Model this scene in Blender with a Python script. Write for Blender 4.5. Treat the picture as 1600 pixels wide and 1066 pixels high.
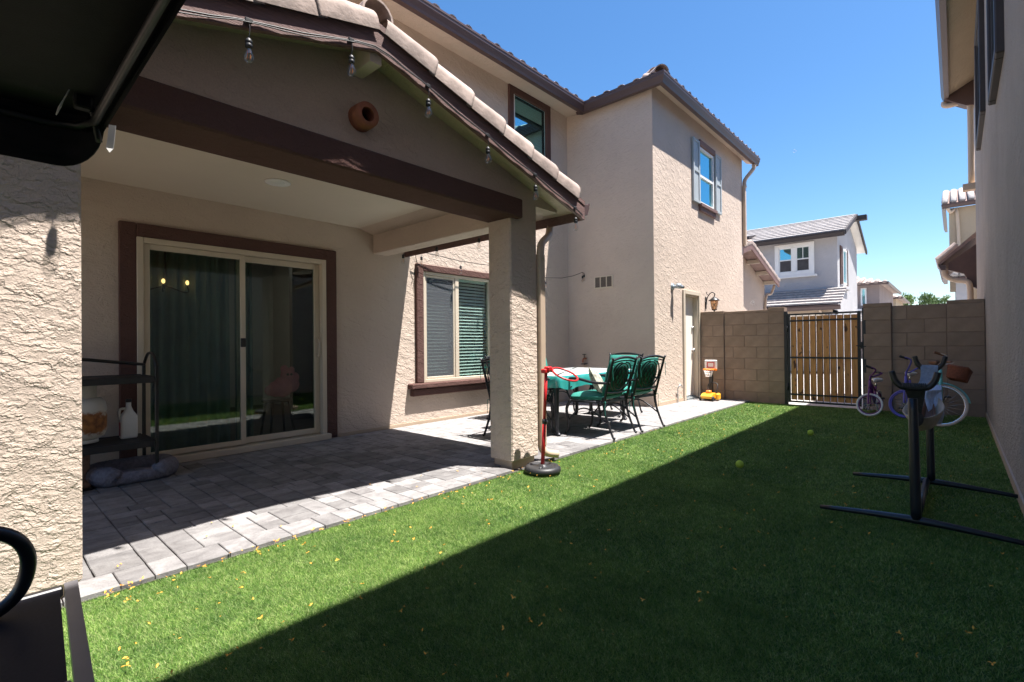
import bpy, math, random
import numpy as np
from math import sin, cos, pi, radians, sqrt, atan2
from mathutils import Vector, Matrix, Euler
random.seed(7)
RNG = np.random.default_rng(7)
for o in list(bpy.data.objects): bpy.data.objects.remove(o)
SC = bpy.context.scene
COL = SC.collection
# ---------------------------------------------------------------- camera
# x runs along the house towards the gate, y towards the house, z up; metres
yaw, pitch, roll = 0.733522, 0.005966, -0.009490
fw = Vector((cos(yaw)*cos(pitch), sin(yaw)*cos(pitch), sin(pitch)))
rt = fw.cross(Vector((0, 0, 1))).normalized(); up = rt.cross(fw)
r2 = cos(roll)*rt + sin(roll)*up; u2 = -sin(roll)*rt + cos(roll)*up
cd = bpy.data.cameras.new('camera'); cam = bpy.data.objects.new('camera', cd); COL.objects.link(cam)
M = Matrix((r2, u2, -fw)).transposed().to_4x4(); M.translation = Vector((0, 0, 1.08)); cam.matrix_world = M
cd.sensor_width = 36; cd.lens = 36*769.6/1600; cd.clip_start = 0.05; cd.clip_end = 2000
SC.camera = cam
# ---------------------------------------------------------------- light
SUN = Vector((0.155, -0.297, 1.0)).normalized()
sl = bpy.data.lights.new('sun', 'SUN'); sl.energy = 5.0; sl.angle = radians(0.53); sl.color = (1.0, 0.955, 0.9)
so = bpy.data.objects.new('sun', sl); COL.objects.link(so); so.rotation_euler = SUN.to_track_quat('Z', 'Y').to_euler()
so.location = (3, -3, 12)
W = bpy.data.worlds.new('World'); SC.world = W; W.use_nodes = True
nt = W.node_tree; bg = nt.nodes['Background']
sky = nt.nodes.new('ShaderNodeTexSky'); sky.sky_type = 'NISHITA'; sky.sun_disc = False
sky.sun_elevation = math.asin(SUN.z); sky.sun_rotation = atan2(SUN.x, SUN.y)
sky.air_density = 1.0; sky.dust_density = 0.8; sky.ozone_density = 1.8; sky.altitude = 350
hs = nt.nodes.new('ShaderNodeHueSaturation'); hs.inputs['Saturation'].default_value = 1.28; hs.inputs['Value'].default_value = 1.45
nt.links.new(sky.outputs[0], hs.inputs['Color']); nt.links.new(hs.outputs[0], bg.inputs[0]); bg.inputs[1].default_value = 0.056
SC.view_settings.view_transform = 'Standard'; SC.view_settings.look = 'None'
SC.view_settings.exposure = 1.5; SC.view_settings.gamma = 1.0
SC.render.engine = 'CYCLES'
SC.cycles.max_bounces = 10; SC.cycles.transparent_max_bounces = 12; SC.cycles.diffuse_bounces = 5
# ---------------------------------------------------------------- materials
def nodes(name):
    m = bpy.data.materials.new(name); m.use_nodes = True
    return m, m.node_tree, m.node_tree.nodes['Principled BSDF']
def ramp(nt, fac, stops):
    r = nt.nodes.new('ShaderNodeValToRGB'); el = r.color_ramp.elements
    el[0].position, el[0].color = stops[0][0], (*stops[0][1], 1)
    el[1].position, el[1].color = stops[-1][0], (*stops[-1][1], 1)
    for p, c in stops[1:-1]:
        e = el.new(p); e.color = (*c, 1)
    nt.links.new(fac, r.inputs[0]); return r.outputs[0]
def coords(nt, scale=(1, 1, 1), rot=(0, 0, 0)):
    g = nt.nodes.new('ShaderNodeNewGeometry'); mp = nt.nodes.new('ShaderNodeMapping')
    mp.inputs['Scale'].default_value = scale; mp.inputs['Rotation'].default_value = rot
    tc = nt.nodes.new('ShaderNodeTexCoord'); nt.links.new(tc.outputs['Object'], mp.inputs['Vector']); nt.nodes.remove(g)
    return mp.outputs[0]
def noise(nt, vec, scale, detail=4, rough=0.55, dist=0.0):
    n = nt.nodes.new('ShaderNodeTexNoise'); n.inputs['Scale'].default_value = scale
    n.inputs['Detail'].default_value = detail; n.inputs['Roughness'].default_value = rough; n.inputs['Distortion'].default_value = dist
    nt.links.new(vec, n.inputs['Vector']); return n.outputs[0]
def math_(nt, op, a, b=None, clamp=False):
    n = nt.nodes.new('ShaderNodeMath'); n.operation = op; n.use_clamp = clamp
    for i, v in enumerate((a, b)):
        if v is None: continue
        if isinstance(v, (int, float)): n.inputs[i].default_value = v
        else: nt.links.new(v, n.inputs[i])
    return n.outputs[0]
def mixc(nt, fac, a, b, mode='MIX'):
    n = nt.nodes.new('ShaderNodeMix'); n.data_type = 'RGBA'; n.blend_type = mode
    if isinstance(fac, (int, float)): n.inputs['Factor'].default_value = fac
    else: nt.links.new(fac, n.inputs['Factor'])
    for k, v in (('A', a), ('B', b)):
        s = [i for i in n.inputs if i.name == k and i.type == 'RGBA'][0]
        if isinstance(v, tuple): s.default_value = (*v, 1)
        else: nt.links.new(v, s)
    return [o for o in n.outputs if o.type == 'RGBA'][0]
def bump(nt, p, h, dist, strength=1.0):
    b = nt.nodes.new('ShaderNodeBump'); b.inputs['Distance'].default_value = dist; b.inputs['Strength'].default_value = strength
    nt.links.new(h, b.inputs['Height']); nt.links.new(b.outputs[0], p.inputs['Normal']); return b
MATS = {}
def mat(name, c, rough=0.6, metal=0.0, var=0.12, nscale=6.0, bs=None, bd=0.002, spec=0.5, rand=0.0, stretch=(1, 1, 1), coat=0.0):
    """plain surface: base colour with mottling, optional fine bump, optional per-object variation"""
    m, nt, p = nodes(name); MATS[name] = m
    v = coords(nt, stretch); n = noise(nt, v, nscale, 5, 0.6)
    a = tuple(max(0, x*(1-var)) for x in c); b = tuple(min(1, x*(1+var)) for x in c)
    col = ramp(nt, n, [(0.3, a), (0.7, b)])
    if rand:
        oi = nt.nodes.new('ShaderNodeObjectInfo')
        f = math_(nt, 'ADD', math_(nt, 'MULTIPLY', oi.outputs['Random'], 2*rand), 1-rand)
        cc = nt.nodes.new('ShaderNodeCombineColor')
        for i in range(3): nt.links.new(f, cc.inputs[i])
        col = mixc(nt, 1.0, col, cc.outputs[0], 'MULTIPLY')
    nt.links.new(col, p.inputs['Base Color'])
    p.inputs['Roughness'].default_value = rough; p.inputs['Metallic'].default_value = metal
    p.inputs['Specular IOR Level'].default_value = spec; p.inputs['Coat Weight'].default_value = coat
    if bs: bump(nt, p, noise(nt, v, bs, 4, 0.6), bd)
    return m
def stucco(name, c, depth=0.006, scale=1.0, dirt=0.10, grain=0.35, lap=1.0, pit_shade=0.84):
    """skip-trowelled stucco: thin overlapping laps with torn lower edges over a sanded coat"""
    m, nt, p = nodes(name); MATS[name] = m
    v2 = coords(nt); s = nt.nodes.new('ShaderNodeSeparateXYZ'); nt.links.new(v2, s.inputs[0])
    run = math_(nt, 'ADD', s.outputs['X'], math_(nt, 'MULTIPLY', s.outputs['Y'], 0.8))
    def laps(freq, tilt, ns, amp, lo, hi, ms, edge):
        t = math_(nt, 'ADD', s.outputs['Z'], math_(nt, 'MULTIPLY', run, tilt))
        w = noise(nt, v2, ns*scale, 7, 0.62, 0.2)
        f = math_(nt, 'FRACT', math_(nt, 'ADD', math_(nt, 'MULTIPLY', t, freq*scale), math_(nt, 'MULTIPLY', w, amp)))
        mk = ramp(nt, noise(nt, v2, ms*scale, 5, 0.65), [(lo, (0, 0, 0)), (hi, (1, 1, 1))])
        e = ramp(nt, f, [(0.0, (0, 0, 0)), (edge, (1, 1, 1)), (1.0, (0, 0, 0))])
        return math_(nt, 'MULTIPLY', e, mk)
    l1 = laps(8.0, 0.45, 5.0, 2.2, 0.46, 0.54, 7.0, 0.07); l2 = laps(19.0, 0.28, 11.0, 2.6, 0.46, 0.55, 13.0, 0.13); l3 = laps(40.0, 0.1, 26.0, 3.0, 0.44, 0.56, 20.0, 0.22)
    fine = noise(nt, v2, 130*scale, 6, 0.75); mid = noise(nt, v2, 42*scale, 5, 0.7)
    h = math_(nt, 'ADD', math_(nt, 'MULTIPLY', l1, lap), math_(nt, 'ADD', math_(nt, 'MULTIPLY', l2, lap*0.70), math_(nt, 'MULTIPLY', l3, lap*0.42)))
    h = math_(nt, 'ADD', h, math_(nt, 'ADD', math_(nt, 'MULTIPLY', fine, grain), math_(nt, 'MULTIPLY', mid, grain*0.35)))
    bump(nt, p, h, depth)
    cl = noise(nt, v2, 0.9, 5, 0.6)
    col = ramp(nt, cl, [(0.3, tuple(x*(1-dirt) for x in c)), (0.7, tuple(min(1, x*(1+dirt*0.6)) for x in c))])
    fcol = ramp(nt, fine, [(0.32, (pit_shade, pit_shade, pit_shade)), (0.6, (1, 1, 1))])  # relief shading put into the colour: low spots of the grain darkened
    nt.links.new(mixc(nt, 1.0, col, fcol, 'MULTIPLY'), p.inputs['Base Color'])
    p.inputs['Roughness'].default_value = 0.95; p.inputs['Specular IOR Level'].default_value = 0.15
    return m
def glass(name, tint=(0.9, 0.95, 0.93), ior=1.5, refl=(1, 1, 1), base=0.0, rough=0.0, gtint=None):
    m = bpy.data.materials.new(name); m.use_nodes = True; MATS[name] = m
    nt = m.node_tree; nt.nodes.clear(); out = nt.nodes.new('ShaderNodeOutputMaterial')
    t = nt.nodes.new('ShaderNodeBsdfTransparent'); t.inputs[0].default_value = (*tint, 1)
    g = nt.nodes.new('ShaderNodeBsdfGlossy'); g.inputs['Color'].default_value = (*refl, 1); g.inputs['Roughness'].default_value = rough
    ge = nt.nodes.new('ShaderNodeNewGeometry'); dt = nt.nodes.new('ShaderNodeVectorMath'); dt.operation = 'DOT_PRODUCT'
    nt.links.new(ge.outputs['Normal'], dt.inputs[0]); nt.links.new(ge.outputs['Incoming'], dt.inputs[1])
    f0 = ((ior-1)/(ior+1))**2; sch = math_(nt, 'POWER', math_(nt, 'SUBTRACT', 1.0, math_(nt, 'ABSOLUTE', dt.outputs['Value']), True), 5.0)
    fr = math_(nt, 'ADD', math_(nt, 'MULTIPLY', sch, 1-f0), f0)      # two-sided Schlick reflectance
    fac = math_(nt, 'ADD', math_(nt, 'MULTIPLY', fr, 1-base), base, True)
    mx = nt.nodes.new('ShaderNodeMixShader'); nt.links.new(fac, mx.inputs[0]); nt.links.new(t.outputs[0], mx.inputs[1]); nt.links.new(g.outputs[0], mx.inputs[2])
    nt.links.new(mx.outputs[0], out.inputs[0]); return m
def emit(name, c, s):
    m, nt, p = nodes(name); MATS[name] = m
    p.inputs['Base Color'].default_value = (*c, 1); p.inputs['Emission Color'].default_value = (*c, 1); p.inputs['Emission Strength'].default_value = s
    return m
STUC = stucco('stucco_tan', (0.61, 0.50, 0.418), 0.0042, 1.0)
STUCN = stucco('stucco_tan_near', (0.61, 0.50, 0.418), 0.0062, 1.0)
STUCB = stucco('stucco_brown_trim', (0.13, 0.072, 0.062), 0.004, 1.6, 0.15, 0.6)
STUCR = stucco('stucco_taupe_neighbour', (0.53, 0.46, 0.40), 0.010, 1.0, 0.14, 0.7, 1.0, 0.55)
STUCG = stucco('stucco_pale_grey', (0.46, 0.45, 0.46), 0.005)
STUCM = stucco('stucco_mauve_brown', (0.31, 0.25, 0.23), 0.005)
STUCY = stucco('stucco_sand', (0.44, 0.35, 0.25), 0.005)
CEIL = mat('ceiling_paint', (0.62, 0.54, 0.45), 0.9, var=0.03, nscale=1.5, bs=60, bd=0.0006)
WOODB = mat('fascia_brown', (0.17, 0.098, 0.088), 0.75, var=0.25, nscale=14, bs=40, bd=0.004, stretch=(0.5, 3, 6))
GUT = mat('gutter_brown', (0.085, 0.052, 0.048), 0.42, var=0.06, nscale=3)
GUTT = mat('downspout_tan', (0.50, 0.385, 0.285), 0.5, var=0.05, nscale=4)
TILE = mat('roof_tile_clay', (0.36, 0.285, 0.25), 0.9, var=0.3, nscale=9, bs=45, bd=0.003, rand=0.22)
TILEG = mat('roof_tile_grey', (0.36, 0.33, 0.315), 0.9, var=0.25, nscale=8, bs=40, bd=0.003, rand=0.1)
TILED = mat('roof_tile_dark', (0.22, 0.15, 0.135), 0.85, var=0.2, nscale=8, bs=40, bd=0.003, rand=0.15)
FRAME = mat('window_frame_almond', (0.58, 0.50, 0.395), 0.5, var=0.04, nscale=3)
WHITE = mat('white_paint', (0.78, 0.77, 0.75), 0.5, var=0.04, nscale=4)
DOORP = mat('door_paint_cream', (0.83, 0.79, 0.73), 0.55, var=0.04, nscale=3)
STEEL = mat('brushed_steel', (0.55, 0.55, 0.56), 0.35, 1.0, var=0.1, nscale=20)
GALV = mat('galvanised_metal', (0.42, 0.47, 0.50), 0.4, 0.7, var=0.1, nscale=20)
BLACK = mat('black_metal', (0.012, 0.012, 0.014), 0.4, var=0.2, nscale=12)
BLACKM = mat('black_plastic', (0.02, 0.02, 0.022), 0.5, var=0.2, nscale=20)
CAST = mat('cast_aluminium_bronze', (0.035, 0.036, 0.042), 0.38, 0.6, var=0.3, nscale=25)
RUBBER = mat('tyre_rubber_white', (0.62, 0.62, 0.60), 0.7, var=0.08, nscale=30)
TYREB = mat('tyre_rubber_black', (0.02, 0.02, 0.02), 0.8, var=0.2, nscale=30)
TYREP = mat('tyre_cream', (0.55, 0.43, 0.36), 0.7, var=0.08, nscale=30)
TEAL = mat('teal_cushion', (0.020, 0.205, 0.165), 0.75, var=0.12, nscale=14, bs=300, bd=0.0006)
TEALC = mat('teal_vinyl_cloth', (0.025, 0.27, 0.25), 0.30, var=0.08, nscale=6, bs=5, bd=0.006, coat=1.0, spec=1.0)
RED = mat('red_plastic', (0.50, 0.018, 0.02), 0.35, var=0.08, nscale=8)
ORANGE = mat('orange_plastic', (0.85, 0.22, 0.02), 0.4, var=0.05)
YELLOW = mat('yellow_plastic', (0.85, 0.42, 0.03), 0.4, var=0.06)
TERRA = mat('terracotta', (0.33, 0.12, 0.068), 0.85, var=0.25, nscale=18, bs=60, bd=0.002)
BLOCK = mat('block_painted_taupe', (0.285, 0.208, 0.152), 0.95, var=0.13, nscale=5, bs=160, bd=0.0035, rand=0.08, spec=0.2)
MORTAR = mat('mortar_taupe', (0.23, 0.165, 0.13), 0.95, var=0.1, nscale=30, bs=120, bd=0.002, spec=0.2)
CEDAR, nt_, p_ = nodes('cedar_boards'); MATS['cedar_boards'] = CEDAR
_v = coords(nt_, (1, 14, 0.9)); _n = noise(nt_, _v, 5, 6, 0.6, 0.6)
_oi = nt_.nodes.new('ShaderNodeObjectInfo')
_c = ramp(nt_, _n, [(0.25, (0.42, 0.165, 0.05)), (0.5, (0.70, 0.315, 0.10)), (0.75, (0.80, 0.43, 0.165))])
_k = noise(nt_, coords(nt_, (1, 5, 3.0)), 2.2, 2, 0.4)
_kn = ramp(nt_, _k, [(0.655, (0, 0, 0)), (0.70, (1, 1, 1))])
_c = mixc(nt_, _kn, _c, (0.12, 0.045, 0.018))
_f = math_(nt_, 'ADD', math_(nt_, 'MULTIPLY', _oi.outputs['Random'], 0.4), 0.78)
_cc = nt_.nodes.new('ShaderNodeCombineColor')
for i in range(3): nt_.links.new(_f, _cc.inputs[i])
nt_.links.new(mixc(nt_, 1.0, _c, _cc.outputs[0], 'MULTIPLY'), p_.inputs['Base Color']); p_.inputs['Roughness'].default_value = 0.75
bump(nt_, p_, _n, 0.002)
# concrete pavers, each stone its own shade
PAVE, nt_, p_ = nodes('concrete_paver'); MATS['concrete_paver'] = PAVE
_oi = nt_.nodes.new('ShaderNodeObjectInfo')
_g = nt_.nodes.new('ShaderNodeNewGeometry')
_mp = nt_.nodes.new('ShaderNodeMapping'); _mp.inputs['Scale'].default_value = (1.0, 1.25, 1); _mp.inputs['Rotation'].default_value = (0, 0, 0.5)
nt_.links.new(_g.outputs['Position'], _mp.inputs['Vector'])
_n1 = noise(nt_, _mp.outputs[0], 7, 6, 0.65, 0.6); _n2 = noise(nt_, _g.outputs['Position'], 140, 4, 0.7)
_c = ramp(nt_, _n1, [(0.28, (0.135, 0.127, 0.127)), (0.52, (0.225, 0.215, 0.213)), (0.75, (0.30, 0.29, 0.287))])
_sp = ramp(nt_, _n2, [(0.3, (0.82, 0.82, 0.82)), (0.62, (1.06, 1.06, 1.06))])
_c = mixc(nt_, 1.0, _c, _sp, 'MULTIPLY')
_f = math_(nt_, 'ADD', math_(nt_, 'MULTIPLY', _oi.outputs['Random'], 0.56), 0.70)
_cc = nt_.nodes.new('ShaderNodeCombineColor')
for i in range(3): nt_.links.new(_f, _cc.inputs[i])
nt_.links.new(mixc(nt_, 1.0, _c, _cc.outputs[0], 'MULTIPLY'), p_.inputs['Base Color']); p_.inputs['Roughness'].default_value = 0.85
p_.inputs['Specular IOR Level'].default_value = 0.3
bump(nt_, p_, _n2, 0.0022)
SAND = mat('joint_sand', (0.075, 0.065, 0.058), 0.95, var=0.25, nscale=40)
CONC = mat('concrete_slab', (0.42, 0.40, 0.38), 0.9, var=0.1, nscale=3, bs=80, bd=0.001)
SOIL = mat('bare_earth', (0.30, 0.23, 0.17), 0.95, var=0.2, nscale=2, bs=20, bd=0.01)
# artificial turf
def turfmat(name, blades):
    m, nt, p = nodes(name); MATS[name] = m
    g = nt.nodes.new('ShaderNodeNewGeometry')
    n = noise(nt, g.outputs['Position'], 2.2, 4, 0.6); n2 = noise(nt, g.outputs['Position'], 14, 4, 0.6)
    if blades:
        c = ramp(nt, g.outputs['Random Per Island'], [(0.0, (0.030, 0.090, 0.015)), (0.4, (0.125, 0.260, 0.048)), (0.78, (0.28, 0.42, 0.120)), (1.0, (0.56, 0.59, 0.32))])
        k = ramp(nt, math_(nt, 'ADD', math_(nt, 'MULTIPLY', n, 0.55), math_(nt, 'MULTIPLY', n2, 0.45)), [(0.36, (0.62, 0.70, 0.6)), (0.64, (1.3, 1.22, 1.1))])
        c = mixc(nt, 1.0, c, k, 'MULTIPLY')
        p.inputs['Roughness'].default_value = 0.5; p.inputs['Specular IOR Level'].default_value = 0.22
        tr = nt.nodes.new('ShaderNodeBsdfTranslucent'); nt.links.new(c, tr.inputs[0])
        mx = nt.nodes.new('ShaderNodeMixShader'); mx.inputs[0].default_value = 0.15
        out = nt.nodes['Material Output']; nt.links.new(p.outputs[0], mx.inputs[1]); nt.links.new(tr.outputs[0], mx.inputs[2]); nt.links.new(mx.outputs[0], out.inputs[0])
    else:
        c = ramp(nt, n2, [(0.3, (0.018, 0.05, 0.010)), (0.7, (0.035, 0.085, 0.015))]); p.inputs['Roughness'].default_value = 0.9
    nt.links.new(c, p.inputs['Base Color']); return m
TURF = turfmat('turf_blades', True); TURFB = turfmat('turf_backing', False)
PETAL = mat('dry_petal_ochre', (0.74, 0.35, 0.04), 0.7, var=0.35, nscale=9)
GLASS = glass('clear_window_glass', (0.80, 0.88, 0.86), 1.5, (0.92, 1.0, 0.98), 0.02)
GLASSU = glass('coated_window_glass', (0.35, 0.42, 0.42), 1.5, (0.40, 0.88, 1.0), 0.5)
GLASSD = glass('door_glass_tinted', (0.66, 0.74, 0.71), 1.52, (0.95, 1.0, 0.98), 0.02)
BULBG = glass('bulb_glass', (0.93, 0.93, 0.92), 1.45, (1, 1, 1), 0.06)
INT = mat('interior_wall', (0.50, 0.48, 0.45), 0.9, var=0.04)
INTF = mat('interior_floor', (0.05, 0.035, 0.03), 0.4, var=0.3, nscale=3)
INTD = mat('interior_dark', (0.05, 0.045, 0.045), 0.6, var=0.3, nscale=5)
CURT = mat('sheer_curtain', (0.30, 0.35, 0.33), 0.9, var=0.12, nscale=5)
BLIND = mat('blind_slat_white', (0.72, 0.73, 0.70), 0.5, var=0.03)
SHUT = mat('shutter_grey_blue', (0.36, 0.40, 0.42), 0.6, var=0.06, nscale=5)
SHUTB = mat('shutter_brown', (0.10, 0.055, 0.045), 0.6, var=0.15, nscale=8)
TRIMD = mat('trim_dark_brown', (0.035, 0.026, 0.025), 0.6, var=0.15, nscale=6)
NAVY = mat('powder_coated_frame', (0.012, 0.015, 0.022), 0.3, var=0.2, nscale=9)
CANV = mat('black_canopy_cloth', (0.010, 0.010, 0.011), 0.9, var=0.4, nscale=8, bs=250, bd=0.001, stretch=(1, 1, 3))
MESHF = mat('sling_mesh_fabric', (0.007, 0.008, 0.013), 0.6, var=0.4, nscale=160, spec=0.12)
GREYM = mat('grey_powder_coat', (0.10, 0.095, 0.10), 0.35, var=0.1, nscale=10)
BALLM = mat('tennis_felt', (0.42, 0.55, 0.06), 0.95, var=0.15, nscale=60, bs=300, bd=0.001)
PURP = mat('purple_paint', (0.12, 0.012, 0.14), 0.3, var=0.1, coat=0.4)
VIOL = mat('violet_paint', (0.10, 0.09, 0.42), 0.35, var=0.1, coat=0.3)
AQUA = mat('aqua_paint', (0.16, 0.52, 0.48), 0.35, var=0.06, coat=0.3)
WICK = mat('basket_wicker', (0.20, 0.06, 0.03), 0.8, var=0.3, nscale=60, bs=90, bd=0.004)
LEATH = mat('brown_leather', (0.16, 0.065, 0.03), 0.55, var=0.15, nscale=20)
CHROM = mat('chrome', (0.7, 0.7, 0.72), 0.18, 1.0, var=0.05)
CORD = mat('hammock_cord_grey', (0.055, 0.058, 0.065), 0.9, var=0.2, nscale=50)
CORDB = mat('hammock_cord_blue', (0.28, 0.33, 0.42), 0.9, var=0.2, nscale=50)
CANVB = mat('hammock_canvas_beige', (0.42, 0.35, 0.27), 0.9, var=0.12, nscale=20, bs=200, bd=0.001)
CANVW = mat('hammock_canvas_pale_blue', (0.42, 0.48, 0.62), 0.9, var=0.25, nscale=22, stretch=(1, 6, 1))
FUR = mat('pet_bed_plush', (0.20, 0.19, 0.225), 0.98, var=0.25, nscale=40, bs=70, bd=0.01)
JUGW = mat('jug_plastic', (0.70, 0.70, 0.68), 0.45, var=0.05)
PINK = mat('pink_plush', (0.90, 0.27, 0.36), 0.95, var=0.15, nscale=20)
LANT = glass('lantern_frosted_glass', (0.85, 0.66, 0.48), 1.4, (1, 0.9, 0.8), 0.05, 0.2)
RUST, nt_, p_ = nodes('propane_paint_rusted'); MATS['propane_paint_rusted'] = RUST
_v = coords(nt_); _n = noise(nt_, _v, 9, 6, 0.7); _s = nt_.nodes.new('ShaderNodeSeparateXYZ'); nt_.links.new(_v, _s.inputs[0])
_band = math_(nt_, 'SUBTRACT', 0.085, math_(nt_, 'ABSOLUTE', math_(nt_, 'SUBTRACT', _s.outputs['Z'], 0.16)))
_rf = ramp(nt_, math_(nt_, 'ADD', math_(nt_, 'MULTIPLY', _band, 5.0), math_(nt_, 'MULTIPLY', math_(nt_, 'SUBTRACT', _n, 0.42), 1.1)), [(0.10, (0, 0, 0)), (0.24, (1, 1, 1))])
_rc = ramp(nt_, noise(nt_, _v, 25, 4), [(0.3, (0.16, 0.055, 0.015)), (0.7, (0.42, 0.17, 0.04))])
nt_.links.new(mixc(nt_, _rf, (0.60, 0.58, 0.53), _rc), p_.inputs['Base Color']); p_.inputs['Roughness'].default_value = 0.55
def bark(): return mat('bark', (0.16, 0.12, 0.09), 0.95, var=0.3, nscale=20)
BARK = bark()
LEAF = mat('leaf_green', (0.075, 0.13, 0.03), 0.6, var=0.35, nscale=3)
LEAFB = mat('leaf_bright_green', (0.10, 0.17, 0.03), 0.6, var=0.3, nscale=3)
# ---------------------------------------------------------------- mesh builder
class MB:
    def __init__(s): s.v = []; s.f = []; s.sm = []
    def add(s, vs, fs, smooth=False):
        o = len(s.v); s.v += [tuple(p) for p in vs]
        for f in fs: s.f.append(tuple(i+o for i in f)); s.sm.append(smooth)
        return s
    def box(s, x0, x1, y0, y1, z0, z1, ch=0.0):
        if ch <= 0:
            vs = [(x, y, z) for z in (z0, z1) for y in (y0, y1) for x in (x0, x1)]
            return s.add(vs, [(0, 2, 3, 1), (4, 5, 7, 6), (0, 1, 5, 4), (2, 6, 7, 3), (0, 4, 6, 2), (1, 3, 7, 5)])
        c = min(ch, (x1-x0)/2.1, (y1-y0)/2.1, (z1-z0)/2.1)
        X, Y, Z = (x0, x1), (y0, y1), (z0, z1); vs = []; idx = {}
        for i in (0, 1):
            for j in (0, 1):
                for k in (0, 1):
                    for a in range(3):
                        q = [X[i], Y[j], Z[k]]
                        for b in range(3):
                            if b != a: q[b] += c*(1 if (i, j, k)[b] == 0 else -1)
                        idx[i, j, k, a] = len(vs); vs.append(tuple(q))
        fs = []
        for a in range(3):
            b, d = (a+1) % 3, (a+2) % 3
            for e in (0, 1):
                q = []
                for (m, n) in ((0, 0), (1, 0), (1, 1), (0, 1)):
                    t = [0, 0, 0]; t[a] = e; t[b] = m; t[d] = n; q.append(idx[t[0], t[1], t[2], a])
                fs.append(tuple(q if e else q[::-1]))
        for a in range(3):
            b, d = (a+1) % 3, (a+2) % 3
            for m in (0, 1):
                for n in (0, 1):
                    t = [0, 0, 0]; t[b] = m; t[d] = n; u = t[:]; u[a] = 1
                    q = [idx[t[0], t[1], t[2], b], idx[u[0], u[1], u[2], b], idx[u[0], u[1], u[2], d], idx[t[0], t[1], t[2], d]]
                    fs.append(tuple(q if (m ^ n) else q[::-1]))
        for i in (0, 1):
            for j in (0, 1):
                for k in (0, 1):
                    q = [idx[i, j, k, 0], idx[i, j, k, 1], idx[i, j, k, 2]]
                    fs.append(tuple(q if (i+j+k) % 2 else q[::-1]))
        return s.add(vs, fs)
    def tube(s, pts, r, seg=8, closed=False, cap=True, flat=1.0):
        P = [Vector(p) for p in pts]; n = len(P); R = list(r) if isinstance(r, (list, tuple)) else [r]*n
        if len(R) != n: R = [R[0]+(R[-1]-R[0])*i/(n-1) for i in range(n)]
        if 3 <= n <= 11 and not closed:      # round the bends
            Q, S = [], []
            for i in range(n-1):
                a, b, c, d = P[max(i-1, 0)], P[i], P[i+1], P[min(i+2, n-1)]
                for k in range(4):
                    t = k/4; Q.append(.5*((2*b)+(c-a)*t+(2*a-5*b+4*c-d)*t*t+(3*b-a-3*c+d)*t**3)); S.append(R[i]+(R[i+1]-R[i])*t)
            P, R = Q+[P[-1]], S+[R[-1]]; n = len(P)
        vs = []; up = None
        for i, p in enumerate(P):
            a = P[(i-1) % n] if (closed or i > 0) else P[i]; b = P[(i+1) % n] if (closed or i < n-1) else P[i]
            t = (b-a).normalized()
            if up is None:
                up = Vector((0, 0, 1)) if abs(t.z) < 0.9 else Vector((1, 0, 0))
            x = up.cross(t)
            if x.length < 1e-5: x = Vector((0, 1, 0)).cross(t)
            x.normalize(); y = t.cross(x); up = y
            for k in range(seg):
                an = 2*pi*k/seg; vs.append(p+x*cos(an)*R[i]+y*sin(an)*R[i]*flat)
        fs = []
        for i in range(n if closed else n-1):
            j = (i+1) % n
            for k in range(seg):
                l = (k+1) % seg; fs.append((i*seg+k, i*seg+l, j*seg+l, j*seg+k))
        if cap and not closed: fs += [tuple(range(seg))[::-1], tuple(range((n-1)*seg, n*seg))]
        return s.add(vs, fs, True)
    def lathe(s, prof, c=(0, 0, 0), seg=16, axis='z', cap=True):
        vs = []; fs = []; n = len(prof)
        for r, h in prof:
            for k in range(seg):
                a = 2*pi*k/seg; q = (r*cos(a), r*sin(a), h)
                if axis == 'x': q = (q[2], q[0], q[1])
                if axis == 'y': q = (q[1], q[2], q[0])
                vs.append((q[0]+c[0], q[1]+c[1], q[2]+c[2]))
        for i in range(n-1):
            for k in range(seg):
                l = (k+1) % seg; fs.append((i*seg+k, i*seg+l, (i+1)*seg+l, (i+1)*seg+k))
        if cap: fs += [tuple(range(seg))[::-1], tuple(range((n-1)*seg, n*seg))]
        return s.add(vs, fs, True)
    def ball(s, c, r, seg=14, sq=(1, 1, 1)):
        n = max(5, seg//2); pr = [(r*max(sin(pi*i/n), 0.01), -r*cos(pi*i/n)) for i in range(n+1)]
        o = len(s.v); s.lathe(pr, (0, 0, 0), seg)
        for i in range(o, len(s.v)):
            q = s.v[i]; s.v[i] = (q[0]*sq[0]+c[0], q[1]*sq[1]+c[1], q[2]*sq[2]+c[2])
        return s
    def prism(s, poly, ax, a, b, smooth=False):
        """polygon in the two other axes (cyclic order), extruded along ax from a to b"""
        n = len(poly); vs = []
        for h in (a, b):
            for p in poly:
                q = [0, 0, 0]; q[ax] = h; q[(ax+1) % 3] = p[0]; q[(ax+2) % 3] = p[1]; vs.append(tuple(q))
        ar = sum(poly[i][0]*poly[(i+1) % n][1]-poly[(i+1) % n][0]*poly[i][1] for i in range(n))
        fs = [tuple(range(n))[::-1], tuple(range(n, 2*n))]+[(i, (i+1) % n, n+(i+1) % n, n+i) for i in range(n)]
        if (ar > 0) != (b > a): fs = [f[::-1] for f in fs]
        return s.add(vs, fs, smooth)
    def quad(s, a, b, c, d): return s.add([a, b, c, d], [(0, 1, 2, 3)])
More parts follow.
